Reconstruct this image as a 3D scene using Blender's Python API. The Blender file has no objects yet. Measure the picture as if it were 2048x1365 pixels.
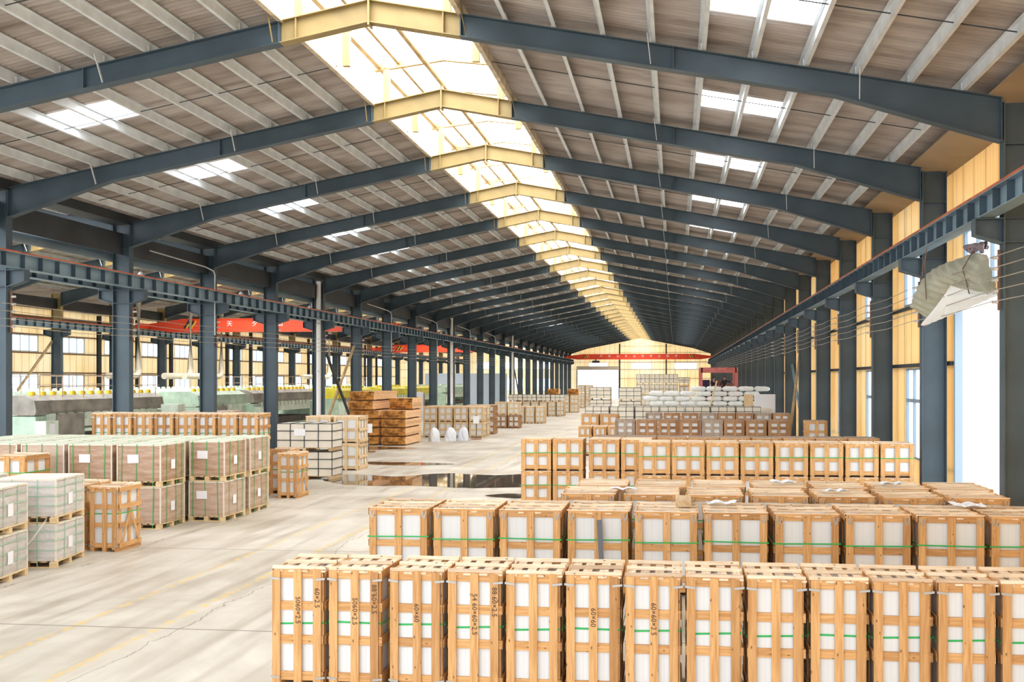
import bpy, math, random
from mathutils import Vector, Matrix
R = random.Random(7)
sc = bpy.context.scene
col = sc.collection
PI = math.pi
ORD = ('first second third fourth fifth sixth seventh eighth ninth tenth eleventh twelfth thirteenth fourteenth fifteenth sixteenth '
       'seventeenth eighteenth nineteenth twentieth twenty-first twenty-second twenty-third twenty-fourth twenty-fifth twenty-sixth '
       'twenty-seventh twenty-eighth twenty-ninth thirtieth').split()

# ------------------------------------------------------------------ materials
def nt(name):
    m = bpy.data.materials.new(name); m.use_nodes = True
    t = m.node_tree; t.nodes.clear()
    out = t.nodes.new('ShaderNodeOutputMaterial')
    return m, t, out
def N(t, kind, **kw):
    n = t.nodes.new(kind)
    for k, v in kw.items():
        if k in n.inputs: n.inputs[k].default_value = v
        else: setattr(n, k, v)
    return n
def L(t, a, b): t.links.new(a, b)
def rgba(c): return (c[0], c[1], c[2], 1)
def ramp(t, fac, stops):
    r = t.nodes.new('ShaderNodeValToRGB')
    e = r.color_ramp.elements
    while len(e) < len(stops): e.new(0.5)
    for i, (p, c) in enumerate(stops):
        e[i].position = p; e[i].color = rgba(c)
    L(t, fac, r.inputs['Fac']); return r
def principled(t, out, color=None, rough=.6, metal=0, spec=.5):
    b = N(t, 'ShaderNodeBsdfPrincipled', Roughness=rough, Metallic=metal)
    b.inputs['Specular IOR Level'].default_value = spec
    if color is not None: b.inputs['Base Color'].default_value = rgba(color)
    L(t, b.outputs[0], out.inputs['Surface']); return b
def mix(t, a, b, fac, mode='MIX'):
    n = t.nodes.new('ShaderNodeMix'); n.data_type = 'RGBA'; n.blend_type = mode
    for sock, v in ((n.inputs[0], fac), (n.inputs[6], a), (n.inputs[7], b)):
        if hasattr(v, 'is_output'): L(t, v, sock)
        elif isinstance(v, (int, float)): sock.default_value = v
        else: sock.default_value = rgba(v)
    return n.outputs[2]
def paint(name, c, rough=.5, var=.25, scale=1.5, metal=0, spec=.5):
    m, t, out = nt(name)
    b = principled(t, out, None, rough, metal, spec)
    tc = N(t, 'ShaderNodeTexCoord')
    n = N(t, 'ShaderNodeTexNoise', Scale=scale, Detail=4.0)
    L(t, tc.outputs['Object'], n.inputs['Vector'])
    r = ramp(t, n.outputs[0], [(.3, [x*(1-var) for x in c]), (.7, [min(1, x*(1+var)) for x in c])])
    L(t, r.outputs[0], b.inputs['Base Color'])
    return m
def plain(name, c, rough=.5, metal=0, spec=.5):
    m, t, out = nt(name); principled(t, out, c, rough, metal, spec); return m
def wood(name, dark, light, spots=True):
    m, t, out = nt(name)
    b = principled(t, out, None, .65, 0, .3)
    uv = N(t, 'ShaderNodeUVMap')
    mp = N(t, 'ShaderNodeMapping'); mp.inputs['Scale'].default_value = (2.2, 34, 1)
    L(t, uv.outputs[0], mp.inputs[0])
    n = N(t, 'ShaderNodeTexNoise', Scale=1.0, Detail=3.0, Distortion=.6); L(t, mp.outputs[0], n.inputs['Vector'])
    r = ramp(t, n.outputs[0], [(.3, dark), (.66, light)])
    at = N(t, 'ShaderNodeAttribute', attribute_name='tint')
    oi = N(t, 'ShaderNodeObjectInfo')
    ad = N(t, 'ShaderNodeMath', operation='MULTIPLY_ADD'); L(t, oi.outputs['Random'], ad.inputs[0]); ad.inputs[1].default_value = .35
    L(t, at.outputs['Fac'], ad.inputs[2])
    tr = ramp(t, ad.outputs[0], [(.0, (.62, .55, .5)), (.65, (1, 1, 1)), (1, (1.0, 1.0, 1.0))])
    c = mix(t, r.outputs[0], tr.outputs[0], 1.0, 'MULTIPLY')
    if spots:
        mp2 = N(t, 'ShaderNodeMapping'); mp2.inputs['Scale'].default_value = (7, 16, 1); L(t, uv.outputs[0], mp2.inputs[0])
        v = N(t, 'ShaderNodeTexVoronoi', Scale=1.0); L(t, mp2.outputs[0], v.inputs['Vector'])
        k = ramp(t, v.outputs['Distance'], [(.07, (1, 1, 1)), (.15, (0, 0, 0))])
        c = mix(t, c, [x*.35 for x in dark], k.outputs[0])
    L(t, c, b.inputs['Base Color'])
    return m
M = {}
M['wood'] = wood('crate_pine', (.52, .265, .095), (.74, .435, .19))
M['wood_toplit'] = wood('toplit_lid_pine', (.72, .54, .37), (.93, .80, .63))  # paler than the crate pine: skylight on the lids put into the colour
M['wood_pale'] = wood('pale_pine', (.58, .40, .21), (.82, .63, .39))
M['wood_brown'] = wood('aged_pine', (.28, .14, .065), (.50, .28, .14))
M['wood_grey'] = wood('weathered_pine', (.30, .23, .18), (.52, .42, .34))
M['pallet'] = wood('pallet_pine', (.62, .43, .22), (.85, .67, .42))
M['timber_side'] = wood('sawn_timber', (.72, .42, .21), (.92, .62, .36), False)
M['slab'] = plain('white_marble_slab', (.82, .83, .84), .45)
def _slab():
    m, t, out = nt('stacked_slab_edges'); b = principled(t, out, None, .45)
    tc = N(t, 'ShaderNodeTexCoord'); w = N(t, 'ShaderNodeTexWave', Scale=3.0, Distortion=0.0); w.bands_direction = 'X'
    L(t, tc.outputs['Object'], w.inputs['Vector'])
    r = ramp(t, w.outputs['Fac'], [(.01, (.69, .70, .72)), (.03, (.74, .755, .77))]); L(t, r.outputs[0], b.inputs['Base Color']); return m
M['slab'] = _slab()
M['green'] = plain('green_strap', (.02, .42, .09), .35)
M['green_pale'] = plain('faded_green_strap', (.34, .58, .42), .4)
M['black'] = plain('black_strap', (.02, .02, .025), .5)
M['clip'] = plain('galvanised_clip', (.45, .45, .44), .4, .6)
M['paper'] = plain('white_paper', (.86, .87, .92), .7)
M['ink'] = plain('marker_ink', (.07, .035, .02), .8)
M['steel'] = paint('blue_grey_steel_paint', (.055, .086, .112), .5, .25, .8)
M['steel_beam'] = paint('blue_crane_beam_paint', (.20, .29, .36), .45, .2, .8)
M['steel_dark'] = paint('dark_steel_paint', (.035, .042, .05), .55, .3, .8)
M['rail'] = paint('worn_rail', (.50, .36, .27), .6, .4, 4.)
M['khaki'] = paint('khaki_steel', (.30, .225, .095), .55, .22, 1.2)  # khaki tone; on the far columns' tops it paints in glow
M['cream'] = paint('cream_steel', (.50, .36, .19), .6, .3, 2.)
M['curb'] = paint('rusty_cream_curb', (.60, .50, .36), .6, .3, 3.)
M['rust'] = paint('rust_red_rail', (.52, .13, .055), .6, .35, 3.)
M['galv'] = paint('galvanised_purlin', (.66, .70, .73), .45, .12, 2.5, 0)
M['red'] = paint('red_crane_paint', (.80, .07, .022), .4, .12, .5)
M['truck_red'] = paint('faded_red_steel', (.55, .16, .15), .6, .25, 3.)
M['yellow'] = plain('safety_yellow', (.85, .56, .03), .5)
M['lime'] = paint('yellow_machine_hood', (.72, .62, .04), .5, .15, 2.)
M['mint'] = paint('mint_machine_enamel', (.42, .56, .45), .5, .22, 2.5)
M['mint_pale'] = paint('pale_mint_enamel', (.62, .70, .60), .5, .15, 2.5)
M['hood'] = paint('stained_grey_hood', (.27, .25, .22), .5, .35, 2.)
M['gunk'] = paint('dark_machine_bed', (.06, .05, .042), .7, .5, 6.)
M['white_pipe'] = plain('white_pvc', (.82, .82, .82), .4)
M['duct'] = paint('cream_duct', (.74, .68, .56), .5, .12, 1.)
M['conduit'] = plain('light_conduit', (.62, .66, .68), .4)
M['white_box'] = plain('white_enamel', (.80, .82, .88), .5)
M['bluepanel'] = plain('pale_blue_panel', (.42, .52, .62), .6)
M['board'] = paint('white_panel_board', (.76, .71, .61), .7, .06, 2.)
M['sack'] = paint('white_woven_sack', (.78, .81, .82), .8, .06, 3.)
M['skin'] = plain('skin', (.52, .30, .21), .6)
M['hair'] = plain('black_hair', (.012, .010, .012), .6)
M['jacket'] = plain('dark_purple_jacket', (.035, .022, .06), .8)
M['jacket_b'] = plain('black_jacket', (.02, .018, .026), .8)
M['trouser'] = plain('dark_trousers', (.02, .02, .025), .8)
M['brownbox'] = plain('brown_carton', (.20, .10, .07), .8)
M['rope'] = plain('brown_rope', (.22, .12, .08), .8)
M['wire'] = plain('aluminium_wire', (.45, .40, .34), .4)
M['ceramic'] = plain('insulator_ceramic', (.75, .72, .68), .3)
M['gravel'] = plain('outdoor_concrete', (.75, .75, .74), .8)
M['concrete'] = paint('grey_plinth', (.55, .54, .50), .8, .1, 2.)
M['shutter_in'] = paint('grey_green_shutter', (.40, .40, .31), .55, .15, 2.)
M['shutter_out'] = plain('white_shutter', (.85, .86, .84), .5)
M['clear_bag'] = plain('clear_plastic_bundle', (.78, .83, .92), .25)
def _kraft(name, a, b_, grid=False):
    m, t, out = nt(name); b = principled(t, out, None, .38, 0, .5)
    tc = N(t, 'ShaderNodeTexCoord')
    n = N(t, 'ShaderNodeTexNoise', Scale=2.2, Detail=3.0, Distortion=.8); L(t, tc.outputs['Object'], n.inputs['Vector'])
    mp = N(t, 'ShaderNodeMapping'); mp.inputs['Scale'].default_value = (1, 1, 5); L(t, tc.outputs['Object'], mp.inputs[0])
    n3 = N(t, 'ShaderNodeTexNoise', Scale=2.0, Detail=3.0); L(t, mp.outputs[0], n3.inputs['Vector'])
    oi = N(t, 'ShaderNodeObjectInfo')
    ad = N(t, 'ShaderNodeMath', operation='MULTIPLY_ADD'); L(t, oi.outputs['Random'], ad.inputs[0]); ad.inputs[1].default_value = .25; L(t, n3.outputs[0], ad.inputs[2])
    r = ramp(t, ad.outputs[0], [(.42, a), (.78, b_)]); c = r.outputs[0]
    L(t, c, b.inputs['Base Color'])
    n2 = N(t, 'ShaderNodeTexNoise', Scale=7.0, Detail=4.0, Distortion=2.2); L(t, tc.outputs['Object'], n2.inputs['Vector'])
    bp = N(t, 'ShaderNodeBump', Strength=.5, Distance=.02); L(t, n2.outputs[0], bp.inputs['Height']); L(t, bp.outputs[0], b.inputs['Normal'])
    return m
M['kraft'] = _kraft('film_wrapped_kraft', (.40, .24, .145), (.57, .43, .345))
M['greywrap'] = _kraft('film_wrapped_grey', (.50, .45, .42), (.68, .65, .64))
def _film():
    m, t, out = nt('clear_film'); b = N(t, 'ShaderNodeBsdfPrincipled', Roughness=.2); b.inputs['Base Color'].default_value = (.85, .85, .78, 1)
    tr = N(t, 'ShaderNodeBsdfTransparent'); mx = N(t, 'ShaderNodeMixShader', Fac=.55)
    L(t, tr.outputs[0], mx.inputs[1]); L(t, b.outputs[0], mx.inputs[2]); L(t, mx.outputs[0], out.inputs['Surface']); return m
M['film'] = _film()
def _glass():
    m, t, out = nt('window_glass'); g = N(t, 'ShaderNodeBsdfGlossy', Roughness=.02); g.inputs[0].default_value = (.9, .95, 1, 1)
    tr = N(t, 'ShaderNodeBsdfTransparent'); tr.inputs[0].default_value = (.95, .98, 1, 1); mx = N(t, 'ShaderNodeMixShader', Fac=.06)
    L(t, tr.outputs[0], mx.inputs[1]); L(t, g.outputs[0], mx.inputs[2]); L(t, mx.outputs[0], out.inputs['Surface']); return m
M['glass'] = _glass()
def _emit(name, c, s):
    m, t, out = nt(name); e = N(t, 'ShaderNodeEmission', Strength=s); e.inputs[0].default_value = rgba(c); L(t, e.outputs[0], out.inputs['Surface']); return m
SKY_E = 9.0
M['skylight'] = _emit('daylit_skylight', (1, .985, .95), SKY_E)
M['skylight_spot'] = _emit('daylit_roof_panel', (.95, .98, 1), 9.0)
M['skylight_side'] = _emit('daylit_cream_panel', (1, .86, .58), 1.5)
def _cladding(name, c0, c1, tr):
    m, t, out = nt(name)
    tc = N(t, 'ShaderNodeTexCoord'); sp = N(t, 'ShaderNodeSeparateXYZ'); L(t, tc.outputs['Object'], sp.inputs[0])
    ad = N(t, 'ShaderNodeMath', operation='ADD'); L(t, sp.outputs[0], ad.inputs[0]); L(t, sp.outputs[1], ad.inputs[1])
    md = N(t, 'ShaderNodeMath', operation='FRACT'); ml = N(t, 'ShaderNodeMath', operation='MULTIPLY'); ml.inputs[1].default_value = 1.18
    L(t, ad.outputs[0], ml.inputs[0]); L(t, ml.outputs[0], md.inputs[0])
    seam = ramp(t, md.outputs[0], [(.0, (.55, .42, .26)), (.03, (.55, .42, .26)), (.045, (1, 1, 1))])
    m2 = N(t, 'ShaderNodeMath', operation='MULTIPLY'); m2.inputs[1].default_value = 4.7; L(t, ad.outputs[0], m2.inputs[0])
    f2 = N(t, 'ShaderNodeMath', operation='FRACT'); L(t, m2.outputs[0], f2.inputs[0])
    rib = ramp(t, f2.outputs[0], [(.0, (.88, .84, .78)), (.1, (.88, .84, .78)), (.16, (1, 1, 1))])
    n = N(t, 'ShaderNodeTexNoise', Scale=.35, Detail=3.0); L(t, tc.outputs['Object'], n.inputs['Vector'])
    r = ramp(t, n.outputs[0], [(.35, c0), (.7, c1)])
    c = mix(t, r.outputs[0], seam.outputs[0], 1.0, 'MULTIPLY'); c = mix(t, c, rib.outputs[0], 1.0, 'MULTIPLY')
    d = N(t, 'ShaderNodeBsdfDiffuse'); tl = N(t, 'ShaderNodeBsdfTranslucent'); mx = N(t, 'ShaderNodeMixShader', Fac=tr)
    L(t, c, d.inputs[0]); L(t, c, tl.inputs[0]); L(t, d.outputs[0], mx.inputs[1]); L(t, tl.outputs[0], mx.inputs[2]); L(t, mx.outputs[0], out.inputs['Surface'])
    return m
M['clad'] = _cladding('yellow_sheet_cladding', (.94, .72, .40), (.97, .83, .58), .45)
M['clad_hazed'] = _cladding('hazed_yellow_sheet_cladding', (.95, .82, .58), (.97, .90, .74), .5)  # paler copy of the cladding with distant haze and glow painted in
def _roof():
    m, t, out = nt('corrugated_roof_sheet'); b = principled(t, out, None, .75, 0, .2)
    tc = N(t, 'ShaderNodeTexCoord')
    mp = N(t, 'ShaderNodeMapping'); mp.inputs['Scale'].default_value = (.35, 2.5, 1); L(t, tc.outputs['Object'], mp.inputs[0])
    n = N(t, 'ShaderNodeTexNoise', Scale=1.0, Detail=5.0, Roughness=.65); L(t, mp.outputs[0], n.inputs['Vector'])
    r = ramp(t, n.outputs[0], [(.28, (.24, .205, .185)), (.5, (.405, .37, .345)), (.75, (.50, .465, .44))])
    n2 = N(t, 'ShaderNodeTexNoise', Scale=.6, Detail=2.0); L(t, tc.outputs['Object'], n2.inputs['Vector'])
    r2 = ramp(t, n2.outputs[0], [(.35, (.8, .76, .74)), (.65, (1.1, 1.1, 1.12))])
    L(t, mix(t, r.outputs[0], r2.outputs[0], 1.0, 'MULTIPLY'), b.inputs['Base Color']); return m
M['roof'] = _roof()
def _floor():
    m, t, out = nt('worn_concrete_floor'); b = principled(t, out, None, .5, 0, .4)
    tc = N(t, 'ShaderNodeTexCoord'); sp = N(t, 'ShaderNodeSeparateXYZ'); L(t, tc.outputs['Object'], sp.inputs[0])
    n = N(t, 'ShaderNodeTexNoise', Scale=.32, Detail=6.0, Roughness=.6, Distortion=.5); L(t, tc.outputs['Object'], n.inputs['Vector'])
    r = ramp(t, n.outputs[0], [(.3, (.36, .315, .25)), (.5, (.53, .485, .415)), (.7, (.64, .60, .535))])
    mp = N(t, 'ShaderNodeMapping'); mp.inputs['Rotation'].default_value = (0, 0, .35); mp.inputs['Scale'].default_value = (3.0, .28, 1); L(t, tc.outputs['Object'], mp.inputs[0])
    n2 = N(t, 'ShaderNodeTexNoise', Scale=1.2, Detail=4.0); L(t, mp.outputs[0], n2.inputs['Vector'])
    r2 = ramp(t, n2.outputs[0], [(.32, (.80, .77, .73)), (.55, (1, 1, 1))])
    c = mix(t, r.outputs[0], r2.outputs[0], 1.0, 'MULTIPLY')
    n3 = N(t, 'ShaderNodeTexNoise', Scale=5.0, Detail=5.0); L(t, tc.outputs['Object'], n3.inputs['Vector'])
    def stripe(axis, at_, w, wob=0.0):
        s = N(t, 'ShaderNodeMath', operation='SUBTRACT'); L(t, sp.outputs[axis], s.inputs[0]); s.inputs[1].default_value = at_
        o = s.outputs[0]
        if wob:
            q = N(t, 'ShaderNodeMath', operation='MULTIPLY_ADD'); L(t, n.outputs[0], q.inputs[0]); q.inputs[1].default_value = wob; L(t, o, q.inputs[2]); o = q.outputs[0]
        a = N(t, 'ShaderNodeMath', operation='ABSOLUTE'); L(t, o, a.inputs[0])
        g = N(t, 'ShaderNodeMath', operation='LESS_THAN'); L(t, a.outputs[0], g.inputs[0]); g.inputs[1].default_value = w
        return g.outputs[0]
    wear = ramp(t, n3.outputs[0], [(.42, (0, 0, 0)), (.62, (.75, .75, .75))])
    for X, w in ((-6.62, .06), (-7.75, .05)):
        f = N(t, 'ShaderNodeMath', operation='MULTIPLY'); L(t, stripe(0, X, w), f.inputs[0]); L(t, wear.outputs[0], f.inputs[1])
        c = mix(t, c, (.72, .47, .10), f.outputs[0])
    for Y in (12.2, 18.0, 24.0, 30.0, 36.0, 42.0):
        f = N(t, 'ShaderNodeMath', operation='MULTIPLY'); L(t, stripe(1, Y, .018), f.inputs[0]); f.inputs[1].default_value = .75
        c = mix(t, c, (.12, .10, .08), f.outputs[0])
    for X, w, wob in ((-5.6, .012, 1.4), (-9.2, .012, 1.8)):
        f = N(t, 'ShaderNodeMath', operation='MULTIPLY'); L(t, stripe(0, X, w, wob), f.inputs[0]); f.inputs[1].default_value = .6
        c = mix(t, c, (.16, .13, .10), f.outputs[0])
    L(t, c, b.inputs['Base Color'])
    rr = ramp(t, n2.outputs[0], [(.3, (.32, .32, .32)), (.65, (.6, .6, .6))]); L(t, rr.outputs[0], b.inputs['Roughness'])
    return m
M['floor'] = _floor()
def _puddle():
    m, t, out = nt('standing_water'); principled(t, out, (.11, .08, .055), .03, 0, .9); return m
M['puddle'] = _puddle()
def _endgrain():
    m, t, out = nt('timber_board_ends'); b = principled(t, out, None, .8, 0, .2)
    tc = N(t, 'ShaderNodeTexCoord'); mp = N(t, 'ShaderNodeMapping'); mp.inputs['Rotation'].default_value = (PI/2, 0, 0); L(t, tc.outputs['Object'], mp.inputs[0])
    br = N(t, 'ShaderNodeTexBrick', Scale=7.0); br.inputs['Color1'].default_value = (.66, .31, .075, 1); br.inputs['Color2'].default_value = (.24, .10, .03, 1)
    br.inputs['Mortar'].default_value = (.03, .015, .008, 1); br.inputs['Mortar Size'].default_value = .02; br.inputs['Bias'].default_value = -.35
    br.inputs['Brick Width'].default_value = .62; br.inputs['Row Height'].default_value = .32; L(t, mp.outputs[0], br.inputs['Vector'])
    n = N(t, 'ShaderNodeTexNoise', Scale=3.2, Detail=3.0); L(t, tc.outputs['Object'], n.inputs['Vector'])
    r = ramp(t, n.outputs[0], [(.36, (.35, .28, .24)), (.55, (1.1, 1.05, 1))])
    L(t, mix(t, br.outputs[0], r.outputs[0], 1.0, 'MULTIPLY'), b.inputs['Base Color']); return m
M['endgrain'] = _endgrain()

# ------------------------------------------------------------------ mesh builder
class MB:
    def __init__(s): s.v = []; s.f = []; s.uv = []; s.t = []; s.mi = []; s.smooth = []
    def face(s, idx, uvs, tint, mi=0, sm=False):
        s.f.append(idx); s.uv += uvs; s.t.append(tint); s.mi.append(mi); s.smooth.append(sm)
    def obox(s, o, ax, ay, az, mi=0, tint=None):
        """box centred on o with half-axis vectors"""
        o, ax, ay, az = Vector(o), Vector(ax), Vector(ay), Vector(az)
        b = len(s.v)
        for sz in (-1, 1):
            for sy in (-1, 1):
                for sx in (-1, 1): s.v.append(o + ax*sx + ay*sy + az*sz)
        l = [2*ax.length, 2*ay.length, 2*az.length]
        lo = l.index(max(l)); tint = R.random() if tint is None else tint
        ou, ov = R.random()*9, R.random()*9
        Fs = [((0, 2, 3, 1), (1, 0)), ((4, 5, 7, 6), (0, 1)), ((0, 1, 5, 4), (0, 2)), ((2, 6, 7, 3), (2, 0)), ((0, 4, 6, 2), (2, 1)), ((1, 3, 7, 5), (1, 2))]
        for q, _ in Fs:
            uv = []
            for i in q:
                c = [(l[k] if (i >> k) & 1 else 0) for k in range(3)]
                others = [k for k in range(3) if k != lo]
                uv.append((c[lo]+ou, c[others[0]]+c[others[1]]+ov))
            s.face([b+i for i in q], uv, tint, mi)
        return s
    def box(s, x0, x1, y0, y1, z0, z1, mi=0, tint=None):
        return s.obox(((x0+x1)/2, (y0+y1)/2, (z0+z1)/2), ((x1-x0)/2, 0, 0), (0, (y1-y0)/2, 0), (0, 0, (z1-z0)/2), mi, tint)
    def bar(s, p, q, w, h, up=(0, 0, 1), mi=0, tint=None):
        p, q = Vector(p), Vector(q); d = q-p; a = d.normalized(); u = Vector(up); sd = a.cross(u)
        if sd.length < 1e-4: sd = a.cross(Vector((1, 0, 0)))
        sd.normalize(); u = sd.cross(a)
        return s.obox((p+q)/2, d/2, sd*w/2, u*h/2, mi, tint)
    def tube(s, pts, r, n=8, mi=0, caps=True):
        pts = [Vector(p) for p in pts]; tint = R.random(); rings = []
        rs = r if isinstance(r, (list, tuple)) else [r]*len(pts)
        for i, p in enumerate(pts):
            d = (pts[min(i+1, len(pts)-1)]-pts[max(i-1, 0)]).normalized()
            u = d.cross(Vector((0, 0, 1)))
            if u.length < 1e-3: u = d.cross(Vector((0, 1, 0)))
            u.normalize(); w = u.cross(d)
            rings.append(len(s.v))
            for k in range(n): s.v.append(p+(u*math.cos(2*PI*k/n)+w*math.sin(2*PI*k/n))*rs[i])
        for a, b in zip(rings, rings[1:]):
            for k in range(n):
                j = (k+1) % n; s.face([a+k, a+j, b+j, b+k], [(0, 0)]*4, tint, mi, True)
        if caps:
            s.face([rings[0]+k for k in range(n)], [(0, 0)]*n, tint, mi); s.face([rings[-1]+k for k in reversed(range(n))], [(0, 0)]*n, tint, mi)
        return s
    def prism(s, poly, o, u, v, w, mi=0):
        """poly of (a,b) in plane u,v at o, extruded along w"""
        o, u, v, w = Vector(o), Vector(u), Vector(v), Vector(w); b = len(s.v); n = len(poly); tint = R.random()
        for e in (0, 1):
            for a, c in poly: s.v.append(o+u*a+v*c+w*e)
        s.face([b+i for i in reversed(range(n))], [(p[0], p[1]) for p in reversed(poly)], tint, mi)
        s.face([b+n+i for i in range(n)], [(p[0], p[1]) for p in poly], tint, mi)
        for i in range(n):
            j = (i+1) % n; s.face([b+i, b+j, b+n+j, b+n+i], [(0, 0), (1, 0), (1, .1), (0, .1)], tint, mi)
        return s
    def grid(s, fn, nu, nv, mi=0, sm=True):
        b = len(s.v); tint = R.random()
        for i in range(nu+1):
            for j in range(nv+1): s.v.append(Vector(fn(i/nu, j/nv)))
        for i in range(nu):
            for j in range(nv):
                a = b+i*(nv+1)+j; s.face([a, a+nv+1, a+nv+2, a+1], [(i/nu, j/nv)]*4, tint, mi, sm)
        return s
    def mesh(s, name, mats):
        me = bpy.data.meshes.new(name); me.from_pydata([tuple(v) for v in s.v], [], s.f)
        for m in (mats if isinstance(mats, (list, tuple)) else [mats]): me.materials.append(m)
        me.polygons.foreach_set('material_index', s.mi); me.polygons.foreach_set('use_smooth', s.smooth)
        uvl = me.uv_layers.new(name='UVMap'); uvl.data.foreach_set('uv', [c for p in s.uv for c in p])
        a = me.attributes.new('tint', 'FLOAT', 'FACE'); a.data.foreach_set('value', s.t)
        me.update(); return me
    def build(s, name, mats, parent=None):
        return link(name, s.mesh(name, mats), parent)
def link(name, me, parent=None, loc=None):
    o = bpy.data.objects.new(name, me); col.objects.link(o)
    if parent: o.parent = parent
    if loc: o.location = loc
    return o
def tag(o, label=None, cat=None, group=None, kind=None):
    if label: o['label'] = label
    if cat: o['category'] = cat
    if group: o['group'] = group
    if kind: o['kind'] = kind
    return o
def thing(name, label, cat, loc=(0, 0, 0), rz=0, group=None):
    o = bpy.data.objects.new(name, None); col.objects.link(o); o.empty_display_size = .2
    o.location = loc; o.rotation_euler = (0, 0, rz); return tag(o, label, cat, group)
def put(parts, name, label, cat, loc, rz=0, group=None):
    """parts: list of (part name, mesh, [sub parts]); copies share mesh data"""
    t = thing(name, label, cat, loc, rz, group); made = {}
    for p in parts:
        host = next((made[h] for h in SUB.get(p[0], ()) if h in made), t)      # a piece of a part hangs on that part
        made[p[0]] = link(p[0], p[1], host)
    return t
SUB = {'corner_clip': ('front_frame',), 'paper_label': ('wrapped_load', 'box'), 'edge_board': ('wrapped_load',), 'edge_guard': ('box',), 'hood_purlin': ()}
def sub(t, n): return next(c for c in t.children if c.name.split('.')[0] == n)
def struct(o, label=None): return tag(o, label, None, None, 'structure')

# ------------------------------------------------------------------ geometry of the halls
XL, XR, XA = -17.62, 5.87, -5.88          # inner flange faces of the two column lines, ridge
Y0, BAY, NF = 12.85, 6.0, 26
FY = lambda k: Y0+BAY*k
KNEE, APEX, SL = 7.48, 10.53, .191
ztop = lambda x: APEX-SL*abs(x-XA)
X2, X3, XW = -35.9, -48.3, 6.62           # second column line, outer wall, window wall
YEND = 169.6

# camera ------------------------------------------------------------
cam = bpy.data.cameras.new('camera'); co = bpy.data.objects.new('camera', cam); col.objects.link(co)
cam.sensor_width = 36; cam.lens = 2000/2048*36; cam.clip_end = 800
cam.shift_x = -(1134.1-1024)/2048; cam.shift_y = (759-682.5)/2048
co.location = (0, 0, 3.2); co.rotation_euler = (PI/2, 0, .108); sc.camera = co

# world: bright overcast sky ---------------------------------------
w = bpy.data.worlds.new('sky'); sc.world = w; w.use_nodes = True
bg = w.node_tree.nodes['Background']; bg.inputs[0].default_value = (.93, .97, 1, 1); bg.inputs[1].default_value = 3.0
sc.view_settings.view_transform = 'Standard'; sc.view_settings.look = 'None'; sc.view_settings.gamma = 1
sc.view_settings.use_curve_mapping = False; sc.view_settings.exposure = 0.36
sc.cycles.max_bounces = 8; sc.cycles.diffuse_bounces = 5; sc.cycles.transparent_max_bounces = 12
sc.cycles.use_denoising = True; sc.cycles.sample_clamp_indirect = 8; sc.cycles.caustics_reflective = False; sc.cycles.caustics_refractive = False

# floor and ground --------------------------------------------------
struct(MB().box(X3-.2, XW+.2, -8, YEND+.3, -.2, 0).build('floor', M['floor']), 'worn pale concrete floor with faint yellow lines')
struct(MB().box(-260, 260, -120, 460, -.5, -.22).build('ground', M['gravel']), 'pale concrete ground outside the hall')
def puddle(label, pts):
    mb = MB(); n = len(pts); c = Vector((sum(p[0] for p in pts)/n, sum(p[1] for p in pts)/n, .006)); out = []
    for i in range(n):                                  # smooth the outline
        p0, p1, p2, p3 = [Vector((*pts[(i+k) % n], .006)) for k in (-1, 0, 1, 2)]
        for k in range(5):
            t = k/5; q = .5*((2*p1)+(p2-p0)*t+(2*p0-5*p1+4*p2-p3)*t*t+(3*p1-p0-3*p2+p3)*t*t*t)
            j = 1+.03*R.uniform(-1, 1); out.append(c+(q-c)*j)
    b = len(mb.v); mb.v += out; mb.v.append(c)
    for i in range(len(out)): mb.face([b+i, b+(i+1) % len(out), b+len(out)], [(0, 0)]*3, .5)
    tag(mb.build('puddle', M['puddle']), label, 'puddle', 'puddles on the hall floor')
puddle('long dark puddle across the aisle beside the strapped white crates', [(-10.6, 29.9), (-9.4, 29.2), (-7.6, 29.3), (-6.2, 28.9), (-4.6, 29.2), (-3.9, 30.2), (-4.0, 33.0), (-4.6, 33.7), (-6.0, 32.8), (-7.8, 33.3), (-9.2, 32.0), (-10.8, 32.6), (-11.3, 31.4)])
puddle('thin puddle streak in front of the sawn timber stacks', [(-11.6, 36.6), (-9.8, 36.2), (-8.2, 36.9), (-9.6, 37.5), (-12.0, 37.6)])
puddle('brown puddle at the foot of the sawn timber stacks', [(-15.2, 44.9), (-13.6, 44.2), (-11.9, 45.2), (-12.7, 45.9), (-15.0, 46.2)])
puddle('narrow puddle behind the big block of wide crates', [(-5.2, 27.0), (-4.2, 26.5), (-4.05, 27.3), (-4.6, 27.6)])

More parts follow.
